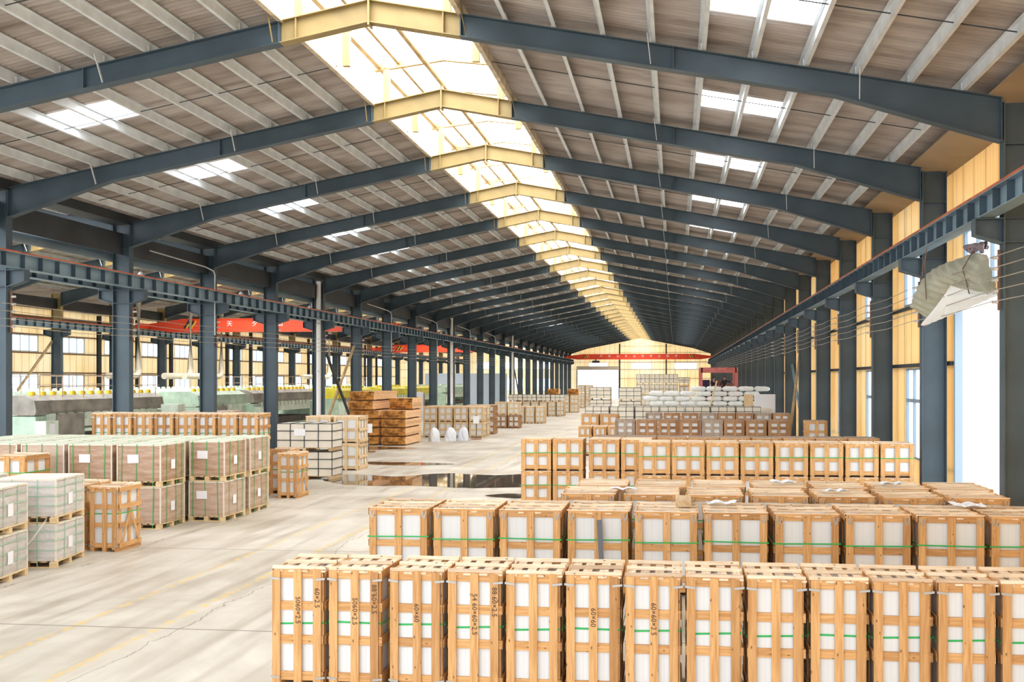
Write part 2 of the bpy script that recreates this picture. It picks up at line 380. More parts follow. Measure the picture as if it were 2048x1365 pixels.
# ------------------------------------------------------------------ columns
def column_meshes(sides, khaki):
    sh = MB(); W, F = .275, .13
    zs = [(0, 8.2)] if not khaki else [(0, 6.0), (6.0, 8.2)]  # khaki upper length: glow above the crane beam put into the colour
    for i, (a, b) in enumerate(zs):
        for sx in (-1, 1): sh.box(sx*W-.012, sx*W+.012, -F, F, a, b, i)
        sh.box(-W+.013, W-.013, -.008, .008, a, b, i)
    base = MB().box(-.36, .36, -.22, .22, 0, .03)
    for sx in (-1, 1):
        for sy in (-1, 1): base.tube([(sx*.31, sy*.17, .02), (sx*.31, sy*.17, .08)], .018, 6)
    plate = MB()
    for z in (7.44, 6.1, 5.67):
        for sy in (-1, 1): plate.box(-W+.014, W-.014, sy*.07-.055, sy*.07+.055, z-.008, z+.008)
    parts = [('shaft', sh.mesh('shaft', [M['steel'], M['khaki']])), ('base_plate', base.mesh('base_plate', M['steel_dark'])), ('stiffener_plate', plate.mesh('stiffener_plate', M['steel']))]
    for s_ in sides:
        b = MB(); e = .5; x0 = s_*(W+.013)
        b.prism([(0, 5.66), (e, 5.82), (e, 6.1), (0, 6.1)], (x0, -.008, 0), (s_, 0, 0), (0, 0, 1), (0, .016, 0))
        b.obox((x0+s_*e/2, 0, 6.1), (e/2, 0, 0), (0, .12, 0), (0, 0, .012))
        b.bar((x0, 0, 5.655), (x0+s_*e, 0, 5.815), .24, .022)
        b.obox((x0+s_*(e-.01), 0, 5.96), (.01, 0, 0), (0, .12, 0), (0, 0, .14))
        parts.append(('bracket', b.mesh('bracket', M['steel'])))
    return parts
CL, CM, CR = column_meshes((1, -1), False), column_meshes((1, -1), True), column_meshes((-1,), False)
for k in range(1, NF+1):
    put(CL, 'steel_column', 'blue-grey steel column between main hall and machine hall, %s from the front' % ORD[k-1], 'column', (XL-.29, FY(k), 0), 0, 'columns between the two halls')
    put(CR, 'steel_column', 'blue-grey steel column along the window wall, %s from the front' % ORD[k-1], 'column', (XR+.29, FY(k), 0), 0, 'columns along the window wall')
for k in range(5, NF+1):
    put(CM, 'steel_column', 'steel column with glow-tinted khaki upper part on the far side of the machine hall, %s of its line' % ORD[k-5], 'column', (X2, FY(k), 0), 0, 'columns on the far side of the machine hall')

# ------------------------------------------------------------------ rafters
def rafter_meshes(xc, half, apex, ridge, drop):
    """one welded frame rafter: tapered I-section arms each side and a khaki section under the skylight; local x from the ridge"""
    parts = []; zt = lambda o: apex-SL*o; dep = lambda o: .43 if o < half-2.95 else .43+(o-(half-2.95))/2.95*.36
    for s_ in (-1, 1):
        a = MB(); st = [ridge, half-2.95, half]
        poly = [(o, zt(o)) for o in st]+[(o, zt(o)-dep(o)) for o in reversed(st)]
        a.prism(poly, (0, -.008, 0), (s_, 0, 0), (0, 0, 1), (0, .016, 0))
        for o0, o1 in zip(st, st[1:]):
            a.bar((s_*o0, 0, zt(o0)-.008), (s_*o1, 0, zt(o1)-.008), .24, .016)
            a.bar((s_*o0, 0, zt(o0)-dep(o0)), (s_*o1, 0, zt(o1)-dep(o1)), .24, .016)
        for o in (ridge+.02, half-.02, half-5.9):
            a.box(s_*o-.01, s_*o+.01, -.12, .12, zt(o)-dep(o), zt(o))
        parts.append(('rafter_arm', a.mesh('rafter_arm', M['steel'])))
    r = MB()
    for s_ in (-1, 1):
        r.prism([(0, zt(0)), (ridge, zt(ridge)), (ridge, zt(ridge)-.43), (0, zt(0)-.43)], (0, -.008, 0), (s_, 0, 0), (0, 0, 1), (0, .016, 0))
        r.bar((0, 0, zt(0)-.008), (s_*ridge, 0, zt(ridge)-.008), .24, .016); r.bar((0, 0, zt(0)-.43), (s_*ridge, 0, zt(ridge)-.43), .24, .016)
        r.box(s_*(ridge-.32)-.01, s_*(ridge-.32)+.01, -.11, .11, zt(ridge-.32)-.43, zt(ridge-.32))
    r.box(-.018, .018, -.13, .13, zt(0)-.5, zt(0)+.1)
    parts.append(('ridge_section', r.mesh('ridge_section', M['khaki'])))
    for s_ in (-1, 1):
        for o in ([ridge+.12, 5.4, 9.2] if half > 10 else [ridge+.1, 5.]):
            b = MB(); b.bar((s_*(o-.04), -.5, zt(o)+.05), (s_*(o+.02), -.12, zt(o)-dep(o)+.03), .05, .012, (1, 0, 0))
            b.bar((s_*(o-.04), .5, zt(o)+.05), (s_*(o+.02), .12, zt(o)-dep(o)+.03), .05, .012, (1, 0, 0))
            parts.append(('fly_brace', b.mesh('fly_brace', M['khaki'] if o < 2.5 else M['conduit'])))
    return parts
RM = rafter_meshes(XA, 11.74, APEX, 1.78, 0)
for k in range(1, NF+1):
    put(RM, 'roof_rafter', 'dark blue gabled steel rafter over the main hall, %s from the front' % ORD[k-1], 'rafter', (XA, FY(k), 0), 0, 'rafters of the main hall')
XB, HB = (XL-.58+X2+.29)/2, (XL-.58-X2-.29)/2
APB = KNEE+.79+SL*HB
RB = rafter_meshes(XB, HB-.005, APB, 2.42, 0)
for k in range(3, NF+1):
    put(RB, 'roof_rafter', 'dark steel rafter over the machine hall, %s from the front' % ORD[k-3], 'rafter', (XB, FY(k), 0), 0, 'rafters of the machine hall')

# purlins (each runs the whole length of the hall)
def purlin_mesh(s_, y0, y1, tilt):
    m = MB(); h = .19
    m.box(-.006, .006, y0, y1, .0, h)
    m.box(min(0, s_*.07), max(0, s_*.07), y0, y1, 0, .012); m.box(min(0, -s_*.07), max(0, -s_*.07), y0, y1, h-.012, h)
    for k in range(1, NF+1):
        if y0 < FY(k) < y1: m.box(-.03, .03, FY(k)-.07, FY(k)+.07, .012, .15)
    return m.mesh('purlin', M['galv'])
OFF = [11.05-.935*i for i in range(11)]
for s_, side in ((1, 'window-wall'), (-1, 'machine-hall')):
    pm = purlin_mesh(s_, -2.3, YEND-.3, 0)
    for i, o in enumerate(OFF):
        if o < 2.0: continue
        x = XA+s_*o
        tag(link('purlin', pm, None, (x, 0, ztop(x)+.003)), 'pale grey purlin under the %s roof slope, %s up from the eave' % (side, ORD[i]), 'purlin', 'purlins of the main roof')
pb = purlin_mesh(1, FY(3)-2, YEND-.3, 0)
for s_, side in ((1, 'near'), (-1, 'outer')):
    for i, o in enumerate((8.2, 7.1, 6.0, 4.9, 3.8, 2.7)):
        tag(link('purlin', pb, None, (XB+s_*o, 0, APB-SL*o+.003)), 'pale purlin under the %s roof slope of the machine hall, %s up from the eave' % (side, ORD[i]), 'purlin', 'purlins of the machine hall roof')

# corrugated roof sheets
def sheet(name, x0, z0, x1, z1, y0, y1, label, per=.15, amp=.02, n=6, nx=1):
    m = MB(); ny = int((y1-y0)/per*n); b = 0
    for i in range(ny+1):
        y = y0+(y1-y0)*i/ny; dz = amp*math.sin(2*PI*(y-y0)/per)
        m.v.append(Vector((x0, y, z0+dz))); m.v.append(Vector((x1, y, z1+dz)))
    for i in range(ny): m.face([2*i, 2*i+1, 2*i+3, 2*i+2], [(0, 0)]*4, .5, 0, True)
    struct(m.build(name, M['roof']), label)
zs = lambda x: ztop(x)+.22
sheet('ceiling_window_side', XA+1.8, zs(XA+1.8), XW+.4, zs(XW+.4), -2.5, YEND+.4, 'brown-grey corrugated roof slope on the window-wall side')
sheet('ceiling_machine_side', XA-1.8, zs(XA-1.8), XL-.35, zs(XL-.35), -2.5, YEND+.4, 'brown-grey corrugated roof slope on the machine-hall side')
zb = lambda x: APB-SL*abs(x-XB)+.26
sheet('ceiling_machine_hall_inner', XB+2.45, zb(XB+2.45), XL-.3, zb(XL-.3), FY(3)-3, YEND+.4, 'corrugated roof slope over the machine hall', .3, .03, 4)
sheet('ceiling_machine_hall_outer', XB-2.45, zb(XB-2.45), X2-.1, zb(X2-.1), FY(3)-3, YEND+.4, 'corrugated outer roof slope over the machine hall', .3, .03, 4)
sheet('ceiling_aisle', X2-.1, 9.3, X3-.3, 8.6, FY(3)-3, YEND+.4, 'corrugated roof over the outer aisle', .3, .03, 4)
# eave boards and valley gutter
struct(MB().prism([(5.62, 8.36), (6.60, 8.17), (6.60, 8.14), (5.62, 8.33)], (0, -6, 0), (1, 0, 0), (0, 0, 1), (0, YEND+5.8, 0)).build('trim_1', paint('eave_board', (.34, .25, .155), .7, .25, .5)), 'brown eave board above the window wall')
struct(MB().box(XL-.62, XL+.04, 6, YEND-.1, 8.22, 8.5).build('trim_2', M['steel_dark']), 'dark valley gutter between the two roofs')
struct(MB().box(XL-.30, XL-.28, FY(2)-5, YEND-.1, 7.25, 7.95).build('trim_3', M['steel_dark']), 'dark longitudinal eave girder between the columns')
struct(MB().tube([(XL-.75, FY(2)-5, 7.2), (XL-.75, YEND-.2, 7.2)], .16, 10).build('trim_4', M['steel_beam']), 'blue-grey tie tube beside the valley gutter')
struct(MB().box(X2-.02, X2+.02, FY(4), YEND-.1, 7.3, 7.9).build('trim_5', M['steel_dark']), 'dark eave girder of the far column line')

# sag rods across the purlins at mid bay
for k in range(0, 9):
    for s_, side in ((1, 'window-wall'), (-1, 'machine-hall')):
        m = MB(); y = FY(k)+3.0
        m.tube([(XA+s_*1.7, y, ztop(XA+s_*1.7)+.06), (XA+s_*11.05, y, ztop(XA+s_*11.05)+.06)], .011, 5)
        tag(m.build('sag_rod', M['steel_dark']), 'thin dark sag rod across the purlins, %s side, %s bay from the front' % (side, ORD[k]), 'rod', 'sag rods in the main roof')

# ------------------------------------------------------------------ ridge skylights
def skylight_meshes(hw, y1, xz):
    """raised daylight hood over the ridge for one bay; origin at ridge, local y 0..y1"""
    H = .75; P = []
    for y in (0.16, y1/2):
        fr = MB()
        for s_ in (-1, 1):
            fr.box(s_*(hw-.3)-.08, s_*(hw-.3)+.08, y-.06, y+.06, -SL*(hw-.3)+.0, H-.1)
            fr.bar((s_*(hw+.02), y, H-.08), (0, y, H+.14), .12, .2)
        P.append(('hood_frame', fr.mesh('hood_frame', M['cream'])))
    P.append(('ridge_tube', MB().tube([(0, .02, .16), (0, y1-.02, .16)], .06, 8).mesh('ridge_tube', M['cream'])))
    for s_ in (-1, 1):
        P.append(('curb', MB().box(s_*hw-.05, s_*hw+.05, .005, y1-.005, -SL*hw-.02, -SL*hw+.26).mesh('curb', M['curb'])))
        P.append(('hood_purlin', MB().box(s_*(hw-.62)-.04, s_*(hw-.62)+.04, .005, y1-.005, H-.02, H+.08).mesh('hood_purlin', M['cream'])))
        P.append(('hood_purlin', MB().box(s_*(hw-.12)-.06, s_*(hw-.12)+.06, .005, y1-.005, H-.12, H).mesh('hood_purlin', M['cream'])))
        pan = MB().prism([(0, H+.34), (hw+.1, H+.12), (hw+.1, H+.10), (0, H+.32)], (0, .005, 0), (s_, 0, 0), (0, 0, 1), (0, y1-.01, 0))
        P.append(('roof_light', pan.mesh('roof_light', M['skylight'])))
        P.append(('side_light', MB().box(s_*(hw+.02)-.008, s_*(hw+.02)+.008, .005, y1-.005, -SL*hw+.26, H-.12).mesh('side_light', M['skylight_side'])))
    return P
SKM = skylight_meshes(1.78, BAY, 0)
for k in range(0, NF):
    put(SKM, 'ridge_skylight', 'bright raised skylight along the main hall ridge, %s bay from the front' % ORD[k], 'skylight', (XA, FY(k), APEX), 0, 'ridge skylights of the main hall')
SKB = skylight_meshes(2.4, BAY, 0)
for k in range(3, NF):
    put(SKB, 'ridge_skylight', 'bright raised skylight along the machine hall ridge, %s bay of its row' % ORD[k-3], 'skylight', (XB, FY(k), APB), 0, 'ridge skylights of the machine hall')
# translucent panels in the slopes
def spot(x0, x1, y0, y1, zf, label, group):
    m = MB(); n = 3
    for a, b in ((x0, (x0+x1)/2), ((x0+x1)/2, x1)):
        m.prism([(a+.05, zf(a+.05)-.035), (b-.05, zf(b-.05)-.035), (b-.05, zf(b-.05)-.025), (a+.05, zf(a+.05)-.025)], (0, y0, 0), (1, 0, 0), (0, 0, 1), (0, y1-y0, 0))
    tag(m.build('roof_light', M['skylight_spot']), label, 'skylight', group)
for k in range(0, 24):
    spot(XA+6.38, XA+8.25, FY(k)+3.1, FY(k)+4.3, zs, 'glowing roof light in the window-wall slope, %s bay from the front' % ORD[k], 'roof lights in the main roof slopes')
    spot(XA-8.25, XA-6.38, FY(k)+2.3, FY(k)+3.5, zs, 'glowing roof light in the machine-hall slope, %s bay from the front' % ORD[k], 'roof lights in the main roof slopes')
for k in range(5, 20, 2):
    spot(XB-6.0, XB-4.9, FY(k)+2.4, FY(k)+3.6, zb, 'glowing roof light over the machine hall, %s of its row' % ORD[(k-5)//2], 'roof lights over the machine hall')

# ------------------------------------------------------------------ crane runway beams
def runway(x, y0, y1, label, group, face):
    t = thing('crane_runway_beam', label, 'beam', (x, y0, 6.12), 0, group); ln = y1-y0
    g = MB(); g.box(-.15, .15, 0, ln, 0, .018); g.box(-.15, .15, 0, ln, .385, .403); g.box(-.006, .006, 0, ln, .018, .385)
    g.build('girder', M['steel_beam'], t)
    r = MB()
    n = int(ln/.75)
    for i in range(n+1):
        for s_ in (-1, 1): r.box(min(.007*s_, .135*s_), max(.007*s_, .135*s_), i*.75-.006, i*.75+.006, .018, .385)
    tag(r.build('rib', M['steel'], t))
    ra = MB(); ra.box(-.06, .06, 0, ln, .403, .42); ra.box(-.02, .02, 0, ln, .42, .47); ra.box(-.155, -.11, 0, ln, .403, .445); ra.box(.11, .155, 0, ln, .403, .445)
    ra.build('rail', M['rust'], t)
XBL, XBR = XL+.31, XR-.28
runway(XBL, FY(1), YEND-.4, 'blue crane runway beam with rust-red rail on the main hall side of the columns', 'crane runway beams', 1)
runway(XBR, 9.0, YEND-.4, 'dark crane runway beam on brackets along the window wall', 'crane runway beams', -1)
runway(XL-.89, FY(2), YEND-.4, 'blue crane runway beam on the machine hall side of the columns', 'crane runway beams', 1)
runway(X2+.6, FY(4), YEND-.4, 'blue crane runway beam along the far side of the machine hall', 'crane runway beams', 1)

# text helper -----------------------------------------------------------
def text_mesh(s, size, mat, ext=.002):
    cu = bpy.data.curves.new('writing', 'FONT'); cu.body = s; cu.size = size; cu.align_x = 'CENTER'; cu.align_y = 'CENTER'; cu.extrude = ext; cu.resolution_u = 2
    o = bpy.data.objects.new('writing', cu); col.objects.link(o); bpy.context.view_layer.update()
    me = bpy.data.meshes.new_from_object(o.evaluated_get(bpy.context.evaluated_depsgraph_get()))
    bpy.data.objects.remove(o); me.materials.clear(); me.materials.append(mat); return me
# overhead cranes -------------------------------------------------------
def crane(x0, x1, y, label, letters, hoist_x):
    t = thing('overhead_crane', label, 'crane', (x0, y, 6.60), 0, 'red overhead cranes'); ln = x1-x0; H = .72
    g = MB(); poly = [(.2, .0), (1.2, -.28), (ln-1.2, -.28), (ln-.2, .0), (ln-.2, .3), (1.9, H-.05), (1.9, H)]
    poly = [(.1, .05), (1.6, -.22), (ln-1.6, -.22), (ln-.1, .05), (ln-.1, .32), (ln-2.4, .62), (2.4, .62), (.1, .32)]
    g.prism(poly, (0, -.22, 0), (1, 0, 0), (0, 0, 1), (0, .44, 0))
    g.box(1.6, ln-1.6, -.32, .32, -.24, -.2); g.box(2.4, ln-2.4, -.3, .3, .6, .64); g.bar((.1, 0, .02), (1.6, 0, -.23), .6, .03); g.bar((ln-.1, 0, .02), (ln-1.6, 0, -.23), .6, .03)
    gd = g.build('girder', M['red'], t)
    for x in (0, ln):
        e = MB(); e.box(x-.12, x+.12, -1.5, 1.5, .0, .32)
        for yy in (-1.2, 1.2): e.tube([(x-.06, yy, .12), (x+.06, yy, .12)], .12, 12)
        e.build('end_truck', M['red'], t)
    for x, d in ((2.6, 1), (ln-2.6, -1)):
        h = MB(); h2 = MB()
        for i in range(2):
            h.bar((x+d*i*.34, -.226, .0), (x+d*(i*.34+.35), -.226, .5), .13, .006, (0, 1, 0))
            h2.bar((x+d*(i*.34+.17), -.226, .0), (x+d*(i*.34+.52), -.226, .5), .11, .006, (0, 1, 0))
        h.build('hazard_stripe', M['black'], gd); h2.build('hazard_stripe', M['yellow'], gd)
    for i, ch in enumerate(letters):
        if ch == ' ': continue
        o = link('lettering', text_mesh(ch, .42, M['paper'], .004), gd); o.rotation_euler = (PI/2, 0, 0)
        o.location = (ln*.24+i*(ln*.52/(max(1, len(letters)-1))), -.226, .28)
    ho = MB(); ho.box(hoist_x-.45, hoist_x+.45, -.3, .3, -.75, -.4); ho.box(hoist_x-.1, hoist_x+.1, -.1, .1, -.4, -.23); ho.tube([(hoist_x-.6, 0, -.58), (hoist_x+.6, 0, -.58)], .16, 10)
    ho = ho.build('hoist', M['steel_dark'], t)
    MB().tube([(hoist_x, 0, -.75), (hoist_x, 0, -1.4), (hoist_x+.06, 0, -1.5), (hoist_x, 0, -1.56), (hoist_x-.06, 0, -1.5)], .02, 6).build('hook', M['steel_dark'], ho)
crane(X2+.6, XL-.89, 64.0, 'red overhead crane with white lettering crossing the machine hall, the nearer of two there', '厂天夕山中国', 12.)
crane(X2+.6, XL-.89, 115.0, 'red overhead crane deep in the machine hall behind the first one', '', 10.)
crane(XBL, XBR, 160.0, 'long red overhead crane across the far end of the main hall', '中国山天山力中山国中', 4.6)

# ------------------------------------------------------------------ walls with openings
def wall(name, axis, at, a0, a1, z0, z1, holes, label, th=.05):
    A = sorted({a0, a1, *[h[0] for h in holes], *[h[1] for h in holes]}); Z = sorted({z0, z1, *[h[2] for h in holes], *[h[3] for h in holes]})
    m = MB()
    for i in range(len(A)-1):
        for j in range(len(Z)-1):
            ca, cz = (A[i]+A[i+1])/2, (Z[j]+Z[j+1])/2
            if any(h[0] < ca < h[1] and h[2] < cz < h[3] for h in holes): continue
            if axis == 'x': m.box(at-th/2, at+th/2, A[i], A[i+1], Z[j], Z[j+1])
            else: m.box(A[i], A[i+1], at-th/2, at+th/2, Z[j], Z[j+1])
    return struct(m.build(name, M['clad' if name == 'wall_right' else 'clad_hazed']), label)
wn = [0]
WF = plain('window_frame_paint', (.30, .40, .50), .4)
def window(axis, at, a0, a1, z0, z1, div, label, trans=None):
    wn[0] += 1; f = MB(); P = .05
    def bx(p, q, r, s):
        if axis == 'x': f.box(at-.04, at+.04, p, q, r, s)
        else: f.box(p, q, at-.04, at+.04, r, s)
    bx(a0, a1, z0, z0+P); bx(a0, a1, z1-P, z1); bx(a0, a0+P, z0+P, z1-P); bx(a1-P, a1, z0+P, z1-P)
    for i in range(1, div):
        c = a0+(a1-a0)*i/div; bx(c-.02, c+.02, z0+P, z1-P)
    if trans: bx(a0+P, a1-P, trans-.05, trans+.05)
    o = struct(f.build('window_%d' % wn[0], WF), label); g = MB()
    if axis == 'x': g.box(at-.004, at+.004, a0+P, a1-P, z0+P, z1-P)
    else: g.box(a0+P, a1-P, at-.004, at+.004, z0+P, z1-P)
    g.build('pane', M['glass'], o)
WR = [k for k in range(1, NF)]
holes = [(19.25, 24.45, 0, 5.05)]
for k in WR:
    c = FY(k)+3; holes.append((c-1.95, c+1.95, 5.28, 6.6))
    if k > 1: holes.append((c-1.75, c+1.75, 1.0, 3.5))
wall('wall_right', 'x', XW, -6.0, YEND, 0, 8.35, holes, 'yellow sheet wall with windows and an open doorway')
for k in WR:
    c = FY(k)+3
    window('x', XW, c-1.95, c+1.95, 5.28, 6.6, 4, 'upper window of the window wall, %s bay' % ORD[k-1])
    if k > 1: window('x', XW, c-1.75, c+1.75, 1.0, 3.5, 4, 'lower window of the window wall, %s bay' % ORD[k-1], 2.6)
for i, z in enumerate((3.58, 5.2)):
    struct(MB().box(XW-.14, XW-.03, 24.5, YEND-.1, z-.05, z+.05).build('trim_%d' % (6+i), M['steel_dark']), 'dark wall girt')
dj = MB(); dj.box(XW-.09, XW+.09, 24.35, 24.45, 0, 5.05); dj.box(XW-.09, XW+.09, 19.25, 19.35, 0, 5.05); dj.box(XW-.09, XW+.09, 19.35, 24.35, 4.95, 5.05)
struct(dj.build('door_1', WF), 'open doorway frame in the window wall')
holes = []
for k in range(7, NF):
    c = FY(k)+3; holes += [(c-1.55, c+1.55, 5.29, 6.53), (c-1.55, c+1.55, 1.2, 3.6)]
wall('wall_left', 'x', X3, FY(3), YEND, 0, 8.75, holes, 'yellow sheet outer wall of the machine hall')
for k in range(7, NF):
    c = FY(k)+3
    window('x', X3, c-1.55, c+1.55, 5.29, 6.53, 3, 'upper window of the outer wall, %s bay' % ORD[k-7])
    window('x', X3, c-1.55, c+1.55, 1.2, 3.6, 3, 'lower window of the outer wall, %s bay' % ORD[k-7])
gm = MB()
for z in (3.7, 5.2, 6.6): gm.box(X3+.04, X3+.14, FY(4), YEND-.1, z-.05, z+.05)
gm.box(X3+.05, X3+.35, FY(4), YEND-.1, 7.5, 8.0)  # wider brown band near the top of the wall
struct(gm.build('trim_8', paint('brown_band', (.32, .19, .13), .7, .15, 1.)), 'brown girts and upper band of the outer wall')
for k in range(7, NF+1):
    m = MB()
    for sx in (-.16, .16): m.box(sx-.01, sx+.01, -.1, .1, 0, 8.5)
    m.box(-.15, .15, -.006, .006, 0, 8.5)
    tag(m.build('steel_column', M['steel_dark']), 'thin dark column on the outer yellow wall, %s of its line' % ORD[k-7], 'column', 'columns on the outer wall').location = (X3+.42, FY(k), 0)
# end wall
eh = [(-16.6, -9.6, 0, 4.85), (-7.4, -4.0, 4.9, 6.0), (-.2, 3.6, 4.9, 6.0), (-14.7, -11.4, 5.3, 6.0)]
for i in range(3): eh.append((-22.5-5*i-1.6, -22.5-5*i+1.6, 4.9, 6.2))
for i in range(3): eh.append((-22.5-5*i-1.6, -22.5-5*i+1.6, 1.2, 3.4))
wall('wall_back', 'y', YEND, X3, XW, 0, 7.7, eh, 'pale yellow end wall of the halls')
for h in eh[1:]: window('y', YEND, h[0], h[1], h[2], h[3], 4, 'window in the end wall')
gb = MB()
gb.prism([(XL-.3, 7.7), (XW, 7.7), (XW, zs(XW)), (XA, APEX+.2), (XL-.3, zs(XL-.3))], (0, YEND-.02, 0), (1, 0, 0), (0, 0, 1), (0, .05, 0))
gb.prism([(X2-.1, 7.7), (XL-.31, 7.7), (XL-.31, zb(XL-.31)), (XB, APB+.2), (X2-.1, zb(X2-.1))], (0, YEND-.02, 0), (1, 0, 0), (0, 0, 1), (0, .05, 0))
gb.prism([(X3, 7.7), (X2-.11, 7.7), (X2-.11, 9.2), (X3, 8.5)], (0, YEND-.02, 0), (1, 0, 0), (0, 0, 1), (0, .05, 0))
struct(gb.build('wall_back_gable', M['clad_hazed']), 'pale yellow gable of the end wall')
for i, x in enumerate((-9.4, -1.55)):
    m = MB(); m.box(-.11, -.09, -.13, .13, 0, 9.2); m.box(.09, .11, -.13, .13, 0, 9.2); m.box(-.09, .09, -.01, .01, 0, 9.2)
    tag(m.build('steel_column', M['steel_dark']), 'thin dark wind column on the end wall, %s' % ('beside the big door', 'behind the crate stacks')[i], 'column').location = (x, YEND-.22, 0)
gi = MB()
for z in (3.3, 4.85, 6.1, 7.7, 8.8): gi.box(-9.5, 5.9 if z < 8 else -.5, YEND-.09, YEND-.03, z-.04, z+.04)
for x in range(-8, 6, 2): gi.box(x-.03, x+.03, YEND-.07, YEND-.03, 0, 8.2)
struct(gi.build('trim_9', paint('tan_girts', (.55, .42, .30), .7, .1, 1.)), 'girts of the end wall')
d2 = MB(); d2.box(-16.75, -16.6, YEND-.15, YEND+.1, 0, 4.9); d2.box(-9.6, -9.5, YEND-.15, YEND+.1, 0, 4.9)
d2 = struct(d2.build('door_2', M['steel_dark']), 'frame of the big open doorway in the end wall')
MB().box(-16.7, -9.5, YEND-.75, YEND-.15, 4.75, 5.4).build('shutter_housing', paint('beige_shutter_box', (.55, .50, .42), .6, .1, 1.), d2)
# building outside the open doorway
nb = thing('neighbour_building', 'white building with a blue window seen through the open doorway', 'building', (20.5, 57, -.2))
MB().box(0, 9, -22, 24, 0, 9).build('wall_body', plain('white_render', (.85, .86, .88), .8), nb)
b_ = MB().box(-.05, 0, -.8, .9, 2.5, 4.5).build('window', plain('blue_glass', (.16, .24, .36), .3), nb)
m = MB()
for z in (3.1, 3.7): m.box(-.08, -.05, -.8, .9, z-.06, z+.06)
m.build('window_bar', M['white_box'], b_)

# ------------------------------------------------------------------ fittings on columns
for i, k in enumerate((6, 11, 16)):
    t = thing('downpipe', 'tall white downpipe on the machine-hall colonnade, %s from the front' % ORD[i], 'pipe', (XL-.16, FY(k)-.37, 0), 0, 'white downpipes')
    MB().tube([(0, 0, 0), (0, 0, 8.1)], .11, 12).build('pipe', M['white_pipe'], t)
    c = MB()
    for z in (1.2, 3.6, 6.0): c.tube([(0, 0, z-.04), (0, 0, z+.04)], .125, 12)
    c.build('pipe_collar', M['conduit'], sub(t, 'pipe'))
for i, k in enumerate((4, 8, 10, 12, 14)):
    m = MB(); x = XL+.05; y = FY(k)-.16
    m.tube([(x-.1, y-4.6, 7.55), (x-.1, y-.6, 7.45), (x-.03, y-.06, 7.35), (x, y, 7.2), (x, y, 5.0), (x-.02, y+.05, 4.9)], .025, 8)
    tag(m.build('conduit', M['conduit']), 'thin grey conduit bending down the colonnade column, %s from the front' % ORD[i], 'conduit', 'conduits on the colonnade')
def insulators(x, y, side):
    m = MB(); m.box(-.02, .02, -.03, .03, -.55, .55); return m
ins_b = MB().box(-.02, .02, -.03, .03, -.55, .55).mesh('mounting_bar', M['rope'])
ins_m = MB().tube([(-.02, 0, 0), (-.07, 0, 0), (-.07, 0, 0), (-.12, 0, 0)], [.032, .032, .02, .032], 8).mesh('insulator', M['ceramic'])
def rack(label, loc, rz, group):
    t = put([('mounting_bar', ins_b)], 'insulator_rack', label, 'insulator', loc, rz, group)
    for z in (-.4, -.2, 0, .2, .4): link('insulator', ins_m, t, (0, 0, z))
for k in range(1, 9):
    rack('rack of pale insulators on the window-wall column line, %s from the front' % ORD[k-1], (XR-.04, FY(k)+.02, 5.0), 0, 'insulator racks on the window wall')
for k in range(2, 9):
    rack('rack of pale insulators on the machine-hall column line, %s from the front' % ORD[k-2], (XL+.04, FY(k)+.02, 5.0), PI, 'insulator racks on the machine-hall columns')
def wires(x, zc, y0, side, group, n=5):
    for i in range(n):
        m = MB(); z = zc-.4+i*.2; pts = []
        k = 0; y = y0
        while y < FY(22):
            pts.append((x, y, z)); pts.append((x, y+3, z-.05)); y += 6
        m.tube(pts, .009, 4)
        tag(m.build('power_wire', M['wire']), 'thin bare power wire along the %s, %s up' % (side, ORD[i]), 'wire', group)
wires(XR-.2, 5.0, FY(0), 'window-wall columns', 'power wires along the window wall')
wires(XL+.2, 5.0, FY(1), 'machine-hall columns', 'power wires along the colonnade', 4)
# bracing
def brace(p, q, mt, label, w_=.14):
    m = MB(); m.bar(p, q, w_, .02); m.bar(Vector(p)+Vector((.05, 0, 0)), Vector(q)+Vector((.05, 0, 0)), .02, w_)
    tag(m.build('cross_brace', mt), label, 'brace', 'diagonal braces')
xb = XL-.2
brace((xb, FY(6)+.2, 5.1), (xb, FY(7)-.3, .1), M['steel_dark'], 'dark diagonal brace leaning across the colonnade beside the timber')
brace((xb-.15, FY(7)-.2, 5.1), (xb-.15, FY(6)+.3, .1), M['cream'], 'pale diagonal brace crossing the dark one beside the timber')
brace((XR+.2, FY(6)+.2, 5.4), (XR+.2, FY(7)-.3, .1), M['cream'], 'pale diagonal brace at the window-wall columns')
brace((XR+.35, FY(7)-.2, 4.0), (XR+.35, FY(6)+.3, .1), M['steel_beam'], 'blue diagonal brace at the window-wall columns')
brace((X2-.2, FY(7)-.2, 5.4), (X2-.2, FY(6)+.2, .3), M['cream'], 'pale diagonal brace on the far machine-hall columns')
brace((xb, FY(16)+.2, 5.1), (xb, FY(17)-.3, .1), M['steel_dark'], 'dark diagonal brace far down the colonnade')
# bell lamps
for i, (y, x) in enumerate(((33.9, -19.), (42.2, -19.), (50.5, -19.), (80.0, -19.), (92.0, -19.))):
    t = thing('pendant_lamp', 'small pale bell lamp hung above the runway beam, %s from the front' % ORD[i], 'lamp', (x, y, 6.62), 0, 'bell lamps over the machine hall')
    MB().tube([(0, 0, .1), (0, 0, .3), (0, 0, .42)], [.2, .13, .05], 12).build('lamp_shade', M['white_pipe'], t)
    MB().tube([(0, 0, .42), (0, 0, 1.0), (.55, 0, 1.0)], .018, 6).build('bracket_arm', M['conduit'], t)
    MB().tube([(0, 0, -.02), (0, 0, .06), (0, 0, .1)], [.05, .09, .06], 8).build('bulb', M['paper'], t)

